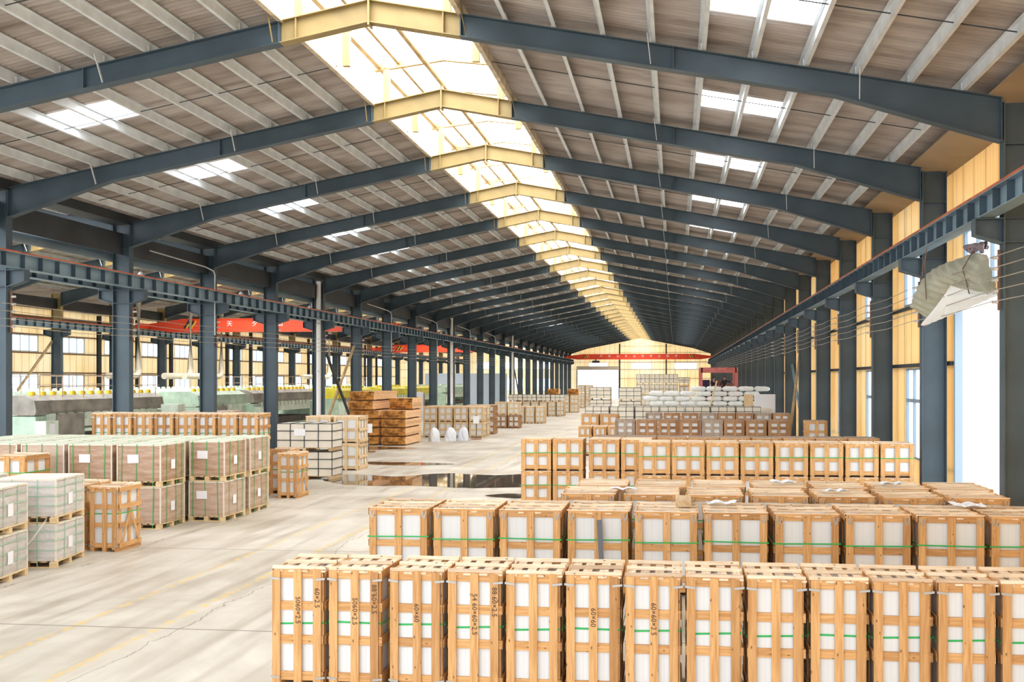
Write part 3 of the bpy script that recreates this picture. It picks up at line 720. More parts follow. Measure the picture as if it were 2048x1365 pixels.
# crumpled shutter hanging in the open doorway ---------------------------
t = thing('torn_shutter', 'crumpled grey-green corrugated shutter hanging torn in the open doorway', 'shutter', (5.9, 22, 5.3))
def pw(tab, u):
    for (a0, b0), (a1, b1) in zip(tab, tab[1:]):
        if u <= a1: return b0+(b1-b0)*max(0, (u-a0)/(a1-a0))
    return tab[-1][1]
AT = [(-.048, 5.054), (.037, 5.551), (.152, 5.641), (.331, 5.698), (.556, 5.715), (.771, 5.738), (.927, 5.616), (.976, 5.257), (1.052, 4.867)]
AB = [(-.048, 4.732), (.111, 4.535), (.331, 4.865), (.5, 5.05), (.771, 4.87), (1.052, 4.781)]
BT = [(.095, 4.438), (.316, 4.837), (.521, 5.218), (.665, 5.095), (.841, 4.926), (1.109, 4.82)]
BB = [(.095, 4.404), (.42, 4.52), (.725, 4.631), (1.109, 4.773)]
def sh_a(u, v):   # u along y from the far to the near end, v top to bottom
    s_ = -.048+1.1*u; z = pw(AT, s_)+(pw(AB, s_)-pw(AT, s_))*v
    x = 5.62+.43*s_-.22*math.sin(v*PI)+.018*math.sin((z*2.2+s_*2.6)*17)
    return (x-5.9, 1.6-3.7*s_, z-5.3)
def sh_b(u, v):
    s_ = .095+1.014*u; z = pw(BT, s_)+(pw(BB, s_)-pw(BT, s_))*v
    x = 5.54+.43*s_-.10*math.sin(v*PI)+.012*math.sin((z*1.6-s_*3)*26)
    return (x-5.9, 1.6-3.7*s_, z-5.3)
MB().grid(sh_a, 70, 50).build('curtain', M['shutter_in'], t)
MB().grid(sh_b, 60, 30).build('folded_flap', M['shutter_out'], t)
m = MB(); m.tube([sh_b(0.02, 1), sh_b(.22, 0), sh_b(.42, -.02)], .025, 6); m.build('edge_bar', plain('red_primer', (.45, .16, .12), .6), t)
m = MB(); m.tube([(-.30, .9, 1.2), (-.42, .85, .5), (-.42, .7, -.35)], .012, 5); m.tube([(-.42, .85, .6), (-.4, 1.3, .15)], .012, 5); m.tube([(0.0, -1.4, .5), (-.2, -1.3, .1), (-.1, -1.4, -.4)], .012, 5)
m.build('rope', M['rope'], t)
m = MB()
for i in range(9):
    a = i*.7; m.tube([(.05+.12*math.cos(a), -1.65+.3*math.sin(a*1.3), .48+.08*math.sin(a)), (.0+.12*math.cos(a+1), -1.45+.3*math.sin(a), .55), (.0, -1.2, .45)], .05, 6)
m.build('bundled_cloth', paint('mauve_cloth', (.30, .25, .30), .8, .2, 4.), t)

# ------------------------------------------------------------------ wooden crates
def crate(key, w_, d, h, vx, sw, hz, hh, wm, lidm, strap=None, strap_front=False, clip=None, sidev=3, diag=False, corem='slab', nb=3, simple=False):
    """list of parts for an open slatted crate holding white slabs; front faces -y"""
    P = []; W, D = w_/2, d/2; th = .02
    sk = MB()
    for x in (-W+.06, 0, W-.06): sk.box(x-.04, x+.04, -D+.01, D-.01, 0, .07)
    nd = max(3, int(d/.22))
    for i in range(nd):
        y = -D+.06+i*(d-.12)/(nd-1); sk.box(-W+.02, W-.02, y-.045, y+.045, .07, .09)
    core = MB().box(-W+.045, W-.045, -D+.045, D-.045, .09, h-.11, 0)
    def face(sgn):
        f = MB(); y0 = sgn*(D-.02-th); y1 = sgn*(D-.02); y2 = sgn*D
        for z in hz: f.box(-W+.005, W-.005, min(y0, y1), max(y0, y1), z-hh/2, z+hh/2)
        for x in vx:
            j = R.uniform(-.006, .006); e = R.uniform(-.008, .004)
            f.obox((x+j, (y1+y2)/2, (h-.03)/2+.02+e), (sw/2, 0, R.uniform(-.004, .004)), (0, .01, 0), (0, 0, (h-.07)/2))
        return f
    def side(sgn):
        f = MB(); x0, x1, x2 = sgn*(W-.04), sgn*(W-.022), sgn*(W-.003)
        for z in hz: f.box(min(x1, x2), max(x1, x2), -D+.02, D-.02, z-hh/2, z+hh/2)
        for i in range(sidev):
            y = -D+.075+i*(d-.15)/(sidev-1); f.box(min(x0, x1), max(x0, x1), y-sw*.45, y+sw*.45, .03, h-.06)
        if diag:
            f.bar((x2, -D+.1, .12), (x2, 0, h*.62), .055, .008, (1, 0, 0)); f.bar((x2, D-.1, .12), (x2, 0.02, h*.62), .055, .008, (1, 0, 0))
        return f
    lid = MB()
    for i in range(4):
        x = -W+.06+i*(w_-.12)/3+R.uniform(-.02, .02); lid.box(x-.045, x+.045, -D+.005, D-.005, h-.054, h-.036)
    for i in range(nb):
        y = -D+.05+i*(d-.1)/(nb-1); lid.obox((0, y, h-.017), (W-.002, R.uniform(-.006, .006), R.uniform(-.004, .004)), (0, .021, 0), (0, 0, .017))
    fr = M[wm]
    if simple:
        a = MB()
        for src, mi in ((sk, 0), (core, 1), (face(-1), 0), (face(1), 0), (side(1), 0), (side(-1), 0), (lid, 2)):
            b = len(a.v); a.v += src.v; a.f += [[b+i for i in f] for f in src.f]; a.uv += src.uv; a.t += src.t; a.mi += [mi]*len(src.f); a.smooth += src.smooth
        return a.mesh('crate', [fr, M[corem], M[lidm]])
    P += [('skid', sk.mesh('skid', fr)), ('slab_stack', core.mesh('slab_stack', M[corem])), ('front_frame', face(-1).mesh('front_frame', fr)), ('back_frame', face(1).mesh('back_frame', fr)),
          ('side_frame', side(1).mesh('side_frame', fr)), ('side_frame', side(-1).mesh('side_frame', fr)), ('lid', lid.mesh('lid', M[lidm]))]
    if strap:
        s = MB(); y = D-.039 if not strap_front else D+.003; x = W-.02 if not strap_front else W+.002; a = R.uniform(-.012, .012)
        s.obox((0, -y, strap), (x, 0, a), (0, .003, 0), (0, 0, .009)); s.box(-x, x, y-.003, y+.003, strap-.009, strap+.009)
        for sg in (-1, 1): s.obox((sg*(W+.001), 0, strap+sg*a), (.002, 0, 0), (0, y, 0), (0, 0, .009))
        P.append(('strap', s.mesh('strap', M['green'])))
    if clip == 'A':
        for sg in (-1, 1):
            for z in (h-.125, .10): P.append(('corner_clip', MB().obox((sg*(W-.045), -D-.004, z), (.05, 0, sg*.006), (0, .003, 0), (0, 0, .011)).mesh('corner_clip', M['clip'])))
    if clip == 'B':
        for sg in (-1, 1):
            c = MB(); x = sg*(W-.07)
            for q in (-1, 1): c.bar((x+q*.005, -D-.004, h-.15), (x+q*.035, -D-.004, h-.05), .006, .016, (1, 0, 0))
            P.append(('corner_clip', c.mesh('corner_clip', M['clip'])))
    return P
TALL = [crate('tall', .575, .80, 1.25, (-.235, 0, .205), .085, (1.175, .842, .49, .11), .09, 'wood', 'wood_toplit', .68+R.uniform(-.03, .03), False, 'A') for _ in range(4)]
TALLD = crate('talld', .60, .78, 1.22, (-.235, 0, .205), .085, (1.15, .83, .49, .11), .085, 'wood', 'wood_toplit', .70, False, 'A', 3, True)
WIDE = [crate('wide', .945, 1.22, 1.25, (-.40, 0, .395), .105, (1.19, .715, .26, .11), .10, 'wood', 'wood_toplit', .80+R.uniform(-.02, .02), True, 'B', 4, nb=4) for _ in range(3)]
TALLS = [crate('talls', .575, .80, 1.14, (-.235, 0, .205), .085, (1.07, .77, .45, .10), .085, 'wood', 'wood_toplit', .6, False, 'A') for _ in range(2)]
CUBE = [crate('cube', .79, .85, .83, (-.335, 0, .335), .11, (.765, .42, .10), .10, 'wood', 'wood_toplit', .47, True, None, 3) for _ in range(2)]
CUBEG = crate('cubeg', .79, .85, .83, (-.335, 0, .335), .11, (.765, .42, .10), .10, 'wood', 'wood_grey', .47, True, None, 3)
MANY = crate('many', .79, .85, 1.62, (-.33, 0, .33), .12, tuple(1.55-.235*i for i in range(7)), .115, 'wood_brown', 'wood_grey', None, False, None, 3, simple=True)
MANYG = crate('manyg', .79, .85, 1.62, (-.33, 0, .33), .12, tuple(1.55-.235*i for i in range(7)), .115, 'wood_grey', 'wood_grey', None, False, None, 3, simple=True)
CUBEP = crate('cubep', .80, .95, .85, (-.34, 0, .34), .10, (.785, .44, .10), .10, 'wood_pale', 'wood_toplit', None, False, None, 3, simple=True)
CUBEPD = crate('cubepd', .80, .95, .85, (-.34, 0, .34), .10, (.785, .44, .10), .10, 'wood_brown', 'wood_toplit', None, False, None, 5, True, simple=True)
TALLP = crate('tallp', .70, .85, 1.26, (-.28, 0, .28), .09, (1.18, .84, .49, .11), .09, 'wood_pale', 'wood_toplit', None, False, None, 3, True, simple=True)
WIDES = crate('wides', .95, 1.1, .95, (-.40, 0, .395), .10, (.87, .47, .10), .10, 'wood_pale', 'wood_toplit', None, False, None, 4, simple=True)
MIN = crate('min', .575, .80, 1.25, (-.235, 0, .205), .085, (1.175, .842, .49, .11), .09, 'wood', 'wood_toplit', None, simple=True)
def one(me, name, label, cat, loc, rz=0, group=None):
    o = link(name, me, None, loc); o.rotation_euler = (0, 0, rz); return tag(o, label, cat, group)
jr = lambda a=.008: R.uniform(-a, a)

# front row of tall crates
writing = {0: ('5060×2.5', '60×2.5'), 1: ('5060×2.5', '88·60×2.5'), 2: ('60×60', ''), 3: ('54 60×60×2.5', '88·60×2.5'), 5: ('60×60', ''), 6: ('60×60×2.5', '')}
FX = -4.19+.29
for i in range(16):
    x = FX+i*.606+(.045 if i > 1 else 0)
    if x > 5.4: break
    desc = 'tall pine crate of white slabs, green strap'
    lab = 'tall pine crate of white slabs, %s from the aisle end of front row' % ORD[i]
    if i in (0, 1, 3): lab = 'tall pine crate with handwritten slats, %s from the aisle end of front row' % ORD[i]
    t = put(TALL[i % 4], 'slatted_crate', lab, 'crate', (x, 10.44-abs(jr(.02)), 0), jr(.004), 'tall crates of the front row')
    if i in writing:
        for s_, px, zc in ((writing[i][0], 0, .80), (writing[i][1], .205, .93)):
            if not s_: continue
            o = link('slat_writing', text_mesh(s_, .075, M['ink'], .001), sub(t, 'front_frame')); o.rotation_euler = (PI/2, PI/2, 0); o.location = (px, -.402, zc)
            o['label'] = 'dark handwritten marker figures running down the slat'
# block of wide crates
rows = [(15.40, -4.68, 10, 'front row'), (17.62, -1.98, 7, 'middle row'), (18.98, -1.85, 7, 'back row')]
for r_, (y, x0, n, rn) in enumerate(rows):
    for i in range(n):
        x = x0+.5+i*1.012
        t = put(WIDE[(i+r_) % 3], 'wide_crate', 'wide pine crate, %s from the aisle end, %s of the big block' % (ORD[i], rn), 'crate', (x+(i*.066 if r_ else 0), y+jr(.03), 0), jr(.006), 'wide crates of the big block')
# stacked square crates
for i, x in enumerate((-3.58, -2.75)):
    for l in (0, 1):
        put(CUBE[i % 2], 'square_crate', 'square pine crate, %s of the %s stack from the aisle beside the puddle' % (('bottom', 'top')[l], ('first', 'second')[i]), 'crate', (x, 26.0, l*.832), jr(.004), 'stacked square crates')
for i, x in enumerate((-1.82, -1.0)):
    for l in (0, 1):
        put(CUBE[(i+1) % 2], 'square_crate', 'shaded square pine crate, %s of the %s stack behind the sunlit square row' % (('bottom', 'top')[l], ('first', 'second')[i]), 'crate', (x, 26.05, l*.832), jr(.004), 'stacked square crates')
for i in range(8):
    for l in (0, 1):
        put(CUBE[i % 2], 'square_crate', 'bright square pine crate, %s layer, %s along the unshaded square row' % (('bottom', 'top')[l], ORD[i]), 'crate', (-.52+i*.83, 25.1, l*.832), jr(.004), 'bright row of square crates')
CUBEGS = crate('cubegs', .79, .85, .83, (-.335, 0, .335), .11, (.765, .42, .10), .10, 'wood', 'wood_grey', None, simple=True)
for i in range(9):
    for l in (0, 1):
        one(CUBEGS, 'square_crate', 'grey-topped square crate, %s layer, %s along, behind the bright square crates' % (('bottom', 'top')[l], ORD[i]), 'crate', (-1.75+i*.83, 27.15, l*.832), jr(.004), 'grey-topped square crates')
# dark crates further back
for i in range(8):
    one(MANYG if i in (0, 4) else MANY, 'barred_crate', '%s many-barred tall crate, %s from the aisle in its row' % (('dark brown', 'grey weathered')[i in (0, 4)], ORD[i]), 'crate', (-1.95+i*.84, 39.4, 0), jr(.01), 'many-barred crates')
for i in range(8):
    one(MANY if i % 3 else MANYG, 'barred_crate', 'many-barred crate with a %s lid, %s along the second barred row' % (('brown', 'grey')[i % 3 == 0], ORD[i]), 'crate', (-1.0+i*.84, 47.5, 0), jr(.01), 'many-barred crates of the second row')
for i in range(3):
    one(MIN, 'slatted_crate', 'small orange tall crate before the barred crates, %s from the aisle' % ORD[i], 'crate', (-3.75+i*.62, 42.0, 0), jr(.01), 'small orange crates before the barred ones')
for i in range(2):
    for l in (0, 1):
        one(CUBEGS, 'square_crate', 'grey square crate behind the small orange crates, %s of the %s stack' % (('bottom', 'top')[l], ORD[i]), 'crate', (-3.75+i*.86, 44.4, l*.832), 0, 'grey square crates behind the orange ones')
one(CUBEGS, 'square_crate', 'small pinkish square crate at the window-wall end of the barred row', 'crate', (5.2, 38.2, 0))
one(CUBEGS, 'square_crate', 'upper small square crate at the window-wall end of the barred row', 'crate', (5.2, 38.2, .832))
# shrink wrapped pallets ----------------------------------------------------
def pallet_part(w_, d):
    m = MB(); W, D = w_/2, d/2
    for y in (-D+.05, 0, D-.05):
        m.box(-W, W, y-.05, y+.05, 0, .018)
        for x in (-W+.06, 0, W-.06): m.box(x-.055, x+.055, y-.05, y+.05, .018, .095)
    for i in range(7):
        x = -W+.05+i*(w_-.1)/6; m.box(x-.05, x+.05, -D, D, .095, .115)
    return m.mesh('pallet', M['pallet'])
def wrapped(w_, d, h, mat, grid=False, fl=(.0, .28, -.04)):
    W, D = w_/2, d/2; z0 = .117
    ld = MB(); n = 10
    def wall_fn(ox, oy, dx, dy, nx_, ny_):
        ph = R.random()*9
        def f(u, v):
            b = .012*math.sin(u*PI)*math.sin(v*PI)+.004*math.sin(u*23+v*9+ph)*math.sin(v*PI)*math.sin(u*PI)
            return (ox+dx*u+nx_*b, oy+dy*u+ny_*b, z0+(h-z0-.02)*v)
        return f
    w2, d2 = W-.02, D-.02
    ld.grid(wall_fn(-w2, -d2, 2*w2, 0, 0, -1), 10, 8); ld.grid(wall_fn(w2, -d2, 0, 2*d2, 1, 0), 10, 8); ld.grid(wall_fn(w2, d2, -2*w2, 0, 0, 1), 10, 8); ld.grid(wall_fn(-w2, d2, 0, -2*d2, -1, 0), 10, 8)
    top = MB().box(-w2-.012, w2+.012, -d2-.012, d2+.012, h-.03, h, 0)
    cb = [MB().box(sx*(w2+.004)-.012, sx*(w2+.004)+.012, sy*(d2+.004)-.012, sy*(d2+.004)+.012, z0, h-.03) for sx in (-1, 1) for sy in (-1, 1)]
    st = MB(); e = .017
    if not grid:
        for u in (-.38, -.03, .32):
            x = u*w_+R.uniform(-.02, .02); st.obox((x, -d2-e, h/2), (.007, 0, 0), (0, .002, 0), (R.uniform(-.012, .012), 0, h/2)); st.obox((x, d2+e, h/2), (.007, 0, 0), (0, .002, 0), (0, 0, h/2)); st.box(x-.007, x+.007, -d2-e, d2+e, h, h+.004)
        for u in (-.25, .12, .36):
            y = u*d
            for sg in (-1, 1): st.box(sg*(w2+e)-.002, sg*(w2+e)+.002, y-.007, y+.007, .0, h)
    else:
        for z in (.30, .46, .62):
            if z < h: st.box(-w2-e, w2+e, -d2-e-.002, -d2-e+.002, z-.007, z+.007); st.box(w2+e-.002, w2+e+.002, -d2-e, d2+e, z-.007, z+.007); st.box(-w2-e-.002, -w2-e+.002, -d2-e, d2+e, z-.007, z+.007)
        for u in (-.2, .2):
            st.box(u*w_-.007, u*w_+.007, -d2-e-.003, -d2-e+.001, 0, h); st.box(w2+e-.002, w2+e+.003, u*d-.007, u*d+.007, 0.1, h)
    la = MB(); a = R.uniform(-.06, .06)
    la.obox((-.12*w_, -d2-e-.006, h*.66), (.125, 0, .125*a), (0, .001, 0), (-.09*a, 0, .09)); la.obox((w2+e+.006, -.02*d, h*.5), (.001, 0, 0), (0, .085, 0), (0, 0, .10))
    return [('pallet', pallet_part(w_, d)), ('wrapped_load', ld.mesh('wrapped_load', M[mat])), ('cover_board', top.mesh('cover_board', M['board'])), *[('edge_board', q.mesh('edge_board', M['board'])) for q in cb],
            ('strap', st.mesh('strap', M['green' if not grid else 'green_pale'])), ('paper_label', la.mesh('paper_label', M['paper']))]
KR = [wrapped(1.0, 1.08, .90, 'kraft') for _ in range(3)]
KS = [wrapped(.84, 1.14, .90, 'kraft') for _ in range(2)]
GR = [wrapped(1.06, 1.12, .75, 'greywrap', True) for _ in range(2)]
LV = ('lower', 'upper')
n_ = 0
for r_, y in enumerate((20.75, 21.95, 23.15)):
    for c in range(5):
        for l in (0, 1):
            x = -11.39-c*1.09-(.14 if r_ else 0)
            put(KR[n_ % 3], 'wrapped_pallet', '%s film-wrapped brown pallet load, %s from the aisle, %s row of the block' % (LV[l], ORD[c], ORD[r_]), 'pallet load', (x+jr(.01), y, l*.905), jr(.006), 'brown wrapped pallets'); n_ += 1
for l in (0, 1):
    put(KS[0], 'wrapped_pallet', '%s film-wrapped brown pallet standing alone in the aisle-side column, nearer stack' % LV[l], 'pallet load', (-10.30+.03*l, 22.15, l*.905), .012, 'brown wrapped pallets') if False else None
for i, y in enumerate((22.06, 23.42)):
    for l in (0, 1):
        put(KS[(i+l) % 2], 'wrapped_pallet', '%s film-wrapped brown pallet of the %s aisle-side stack' % (LV[l], ('front', 'rear')[i]), 'pallet load', (-10.50+.02*l, y, l*.905), jr(.004), 'brown wrapped pallets')
for i, (x, y) in enumerate(((-10.99, 14.72), (-11.03, 16.36))):
    for l in (0, 1):
        put(GR[i], 'wrapped_pallet', '%s grey film-wrapped pallet with a pale green strap grid, %s stack' % (LV[l], ('frontmost', 'second')[i]), 'pallet load', (x, y, l*.756), .16+jr(.004), 'grey wrapped pallets')
for i in range(2):
    for l in (0, 1):
        put(GR[i], 'wrapped_pallet', '%s grey film-wrapped pallet at the outer side of the grey stacks, %s' % (LV[l], ('front', 'rear')[i]), 'pallet load', (-12.5, (14.6, 16.3)[i], l*.756), jr(.01), 'grey wrapped pallets')
# loose film strip and paper between the grey stacks
fm = MB().grid(lambda u, v: (-10.50-.42*u+.02*v, 15.74-.17*u+.02*math.sin(u*4), .80-.62*u+.09*v*(1-.4*u)), 14, 3)
tag(fm.build('film_strip', M['film']), 'loose strip of clear film sagging between the grey wrapped stacks', 'film')
# crates among the pallets
put(TALLD, 'slatted_crate', 'tall pine crate with crossed side braces standing between grey and brown pallets', 'crate', (-10.53, 17.9, 0), -.02)
put(TALL[1], 'slatted_crate', 'tall pine crate mostly hidden behind the side-braced crate', 'crate', (-11.25, 18.05, 0), 0)
put(TALLD, 'slatted_crate', 'tall pine crate on the aisle beside the strapped white crates', 'crate', (-10.36, 26.3, 0), 0)
put(TALL[2], 'slatted_crate', 'tall pine crate tucked behind the aisle crate near the strapped white ones', 'crate', (-11.02, 27.35, 0), 0)
for l in (0, 1):
    put(CUBE[l], 'square_crate', '%s square pine crate behind the grey wrapped pallets' % ('bottom', 'top')[l], 'crate', (-13.45, 19.3, l*.832), 0, 'square crates behind the grey pallets')
for i in range(8):
    for l in (0, 1):
        put(TALLS[(i+l) % 2], 'slatted_crate', 'tall pine crate, %s layer, %s from the aisle behind the brown pallets' % (LV[l], ORD[i]), 'crate', (-11.40-i*.60, 26.2, l*1.142), jr(.006), 'double row of tall crates behind the brown pallets')
# black strapped white crates ------------------------------------------------
def strapped(w_, d, h, nx_, nz_, merged=True):
    W, D = w_/2, d/2
    bo = MB().box(-W+.01, W-.01, -D+.01, D-.01, .12, h-.01)
    pl = MB()
    for x in (-W+.07, 0, W-.07): pl.box(x-.05, x+.05, -D, D, 0, .1)
    pl.box(-W, W, -D, -D+.1, .1, .118); pl.box(-W, W, D-.1, D, .1, .118)
    ed = MB(); q = .022
    for sx in (-1, 1):
        for sy in (-1, 1): ed.box(sx*W-q if sx > 0 else -W, sx*W if sx > 0 else -W+q, sy*D-q if sy > 0 else -D, sy*D if sy > 0 else -D+q, .12, h)
        ed.box(sx*W-q if sx > 0 else -W, W if sx > 0 else -W+q, -D, D, h-q, h)
    for sy in (-1, 1): ed.box(-W, W, sy*D-q if sy > 0 else -D, sy*D if sy > 0 else -D+q, h-q, h)
    st = MB()
    for i in range(1, nx_+1):
        x = -W+w_*i/(nx_+1); st.box(x-.012, x+.012, -D-.004, -D+.008, 0.1, h+.003); st.box(x-.012, x+.012, D-.008, D+.004, .1, h+.003); st.box(x-.012, x+.012, -D, D, h-.008, h+.004)
    for i in range(1, nz_+1):
        z = h*i/(nz_+1)+.05
        st.box(-W-.004, W+.004, -D-.006, -D+.004, z-.012, z+.012); st.box(W-.004, W+.006, -D, D, z-.012, z+.012); st.box(-W-.006, -W+.004, -D, D, z-.012, z+.012)
    la = MB().box(-.18*w_, .02*w_, -D-.008, -D+.002, h*.55, h*.8)
    if not merged:
        return [('box', bo.mesh('box', M['board'])), ('skid', pl.mesh('skid', M['pallet'])), ('edge_guard', ed.mesh('edge_guard', M['black'])), ('strap', st.mesh('strap', M['black'])), ('paper_label', la.mesh('paper_label', M['paper']))]
    a = MB()
    for src, mi in ((bo, 0), (pl, 1), (ed, 2), (st, 2)):
        b = len(a.v); a.v += src.v; a.f += [[b+i for i in f] for f in src.f]; a.uv += src.uv; a.t += src.t; a.mi += [mi]*len(src.f); a.smooth += src.smooth
    return a.mesh('strapped_crate', [M['board'], M['pallet'], M['black']])
SB = strapped(1.85, 1.0, .89, 3, 2, False)
for l in (0, 1): put(SB, 'strapped_crate', '%s white panel crate with black edge straps beside the timber stacks' % LV[l], 'crate', (-11.79, 31.35, l*.9), .0, 'white strapped crates by the aisle')
for i in range(2):
    for l in (0, 1):
        one(WIDES, 'wide_crate', 'pale wide crate behind the white strapped crates, %s, %s column' % (LV[l], ORD[i]), 'crate', (-11.5-i*1.0, 34.6, l*.955), 0, 'pale wide crates behind the strapped ones')
SE = strapped(1.26, 1.1, .88, 2, 2); SF = strapped(1.45, 1.3, .88, 2, 2); SH = strapped(1.18, 1.1, .91, 2, 1)
for i in range(7):
    for l in (0, 1): one(SE, 'strapped_crate', '%s white strapped crate, %s from the aisle in the row behind the barred crates' % (LV[l], ORD[i]), 'crate', (-4.1+i*1.31, 53.0, l*.885), 0, 'row of white strapped crates')
for l in range(3): one(SF, 'strapped_crate', '%s white strapped crate of the tall stack at the aisle edge' % ('bottom', 'middle', 'top')[l], 'crate', (-5.2, 70.0, l*.885), 0, 'tall strapped stack at the aisle edge')
for l in range(3): one(SF, 'strapped_crate', '%s white strapped crate of the dark-edged stack beside the sack pile' % ('bottom', 'middle', 'top')[l], 'crate', (-2.95, 66.0, l*.885), 0, 'dark-edged stack beside the sacks')
for i in range(3):
    for l in range(4): one(SH, 'strapped_crate', 'white strapped crate in the high stack behind the sacks, %s layer, %s column' % (ORD[l], ORD[i]), 'crate', (-2.9+i*1.27, 90.0, l*.912), 0, 'high stack behind the sacks')
one(strapped(.95, .9, .62, 1, 1), 'strapped_crate', 'small grey-green crate on its own stack beside the high strapped stack', 'crate', (.75, 88.5, 2.75))
one(crate('stand', .95, .95, 2.74, (-.4, 0, .4), .1, (2.6, 1.8, .9, .11), .1, 'wood_pale', 'wood_pale', None, simple=True), 'tall_crate', 'pale tall crate carrying the small grey-green crate', 'crate', (.75, 88.5, 0))
# timber bundles ---------------------------------------------------------------
def timber(w_, ln, h):
    m = MB(); n = max(2, round(h/.105)); W = w_/2
    for i in range(n):
        j = R.uniform(-.03, .03); e = R.uniform(-.02, .02); z0, z1 = i*h/n, (i+1)*h/n-.004
        b = len(m.f); m.box(-W+e*.5, W+e*.5, j, ln+j, z0, z1, 0)
        m.mi[b+2] = 1; m.mi[b+3] = 1
    return m
def bundle(w_, ln, h, loc, label, rz=0):
    t = thing('timber_bundle', label, 'timber', loc, rz, 'sawn timber bundles')
    b = MB()
    for y in (.4, ln-.4): b.box(-w_/2+.02, w_/2-.02, y-.04, y+.04, 0, .05)
    b.build('bearer', M['wood_brown'], t)
    o = timber(w_, ln, h-.06).build('boards', [M['timber_side'], M['endgrain']], t); o.location = (0, 0, .055)
for i in range(4): bundle(1.18, 3.0, .42, (-13.5, 46.95+.03*(i % 2), i*.422), 'orange sawn timber bundle, %s up in the stack nearer the aisle' % ORD[i])
for i in range(4): bundle(1.42, 3.4, .42, (-15.0, 47.1+.04*(i % 2), i*.422), 'dark-ended sawn timber bundle, %s up in the stack beside the braces' % ORD[i])
for i in range(2): bundle(1.22, 4.0, .46, (-15.15+.06*i, 47.0, 1.69+i*.462), 'rough timber bundle on top of the taller timber stack, %s one' % ('lower', 'upper')[i])
bundle(1.15, 1.9, .58, (-13.45, 48.1, 1.69), 'short dark-ended timber bundle on top of the stack nearer the aisle')
# sign stands near the timber
for i, (x, y, lab) in enumerate(((-13.35, 42.6, 'thin post with a white paper sign before the dark timber stack'), (-10.5, 52.2, 'thin post with a paper sign before the pale crate stacks'))):
    t = thing('sign_stand', lab, 'sign', (x, y, 0)); MB().box(-.25, .25, -.15, .15, 0, .06).build('foot', M['wood_brown'], t)
    MB().tube([(0, 0, .06), (0, 0, 1.3)], .018, 6).build('post', M['steel_dark'], t); MB().box(-.16, .16, -.03, -.02, .85, 1.25).build('sign_board', M['paper'], t)
for i, (x, y) in enumerate(((-12.35, 50.4), (-11.6, 50.9), (-10.95, 51.2))):
    ph = i*2.1
    def pb(u, v):
        a = u*2*PI; r_ = .27*math.sqrt(max(0, 1-v**3))*(1+.16*math.sin(3*a+ph)+.10*math.sin(7*a+v*9+ph*2)*(1-v)+.06*math.sin(13*a+v*14))
        return (r_*math.cos(a), r_*.9*math.sin(a), .72*v*(1+.1*math.sin(2*a+ph)*(1-v))+.03*math.sin(9*a)*v*(1-v))
    m = MB().grid(pb, 36, 14)
    tag(link('plastic_bundle', m.mesh('plastic_bundle', M['clear_bag']), None, (x, y, 0)), 'clear plastic wrapped bundle on the floor beside the timber, %s of three' % ORD[i], 'bundle', 'clear plastic bundles')
# far crates along the aisle
for r_, y in enumerate((54.4, 55.5)):
    for i in range(4):
        for l in (0, 1): one(CUBEP, 'square_crate', 'pale square crate, %s, %s from the aisle, %s rank behind the timber' % (LV[l], ORD[i], ORD[r_]), 'crate', (-10.85-i*.86, y, l*.86), 0, 'pale crates behind the timber')
for i in range(2):
    for l in (0, 1): one(CUBEPD, 'square_crate', 'brown-framed braced crate, %s, %s from the aisle' % (LV[l], ORD[i]), 'crate', (-10.85-i*.86, 57.9, l*.86), 0, 'brown-framed braced crates')
for i in range(2):
    for l in (0, 1): one(CUBEP if l else CUBEPD, 'square_crate', '%s of the small crate pair behind the brown-framed crates, %s from the aisle' % (LV[l], ORD[i]), 'crate', (-10.5-i*.86, 65.0, l*.86), 0, 'crate pair behind the brown-framed ones')
for i in range(6): one(TALLP, 'slatted_crate', 'pale crate with diagonal slats, %s from the aisle, far along the machine-hall side' % ORD[i], 'crate', (-9.85-i*.74, 86.0, 0), 0, 'pale diagonal-slatted crates')
SG = strapped(1.2, .9, .62, 2, 1)
for i in range(4): one(SG, 'strapped_crate', 'grey strapped box on the diagonal-slatted crates, %s from the aisle' % ORD[i], 'box', (-10.1-i*1.22, 86.0, 1.262), 0, 'grey boxes on the diagonal crates')
for i in range(3):
    for l in (0, 1): one(CUBEP, 'square_crate', 'far pale square crate, %s, %s from the aisle, before the big end door' % (LV[l], ORD[i]), 'crate', (-9.6-i*.9, 95.5, l*.86), 0, 'far pale crates before the end door')
for i in range(2): bundle(1.05, 1.6, .55, (-9.75-i*1.9, 95.0, 1.725), 'brown timber bundle on the far pale crates, %s from the aisle' % ORD[i])
one(CUBEP, 'square_crate', 'far lone upper crate supporting the second timber bundle', 'crate', (-12.3, 95.5, 0)); one(CUBEP, 'square_crate', 'far lone top crate supporting the second timber bundle', 'crate', (-12.3, 95.5, .86))
for i in range(2):
    for l in range(3): one(CUBEP, 'square_crate', 'distant square crate by the end door, %s layer, %s column' % (ORD[l], ORD[i]), 'crate', (-9.5-i*.85, 110.5, l*.86), 0, 'distant crates by the end door')
for i in range(8): one(TALLP, 'slatted_crate', 'pale crate standing behind the pale square crates near the colonnade, %s of its row' % ORD[i], 'crate', (-14.9+i*.74, 72.0, 0), 0, 'pale crates near the colonnade')
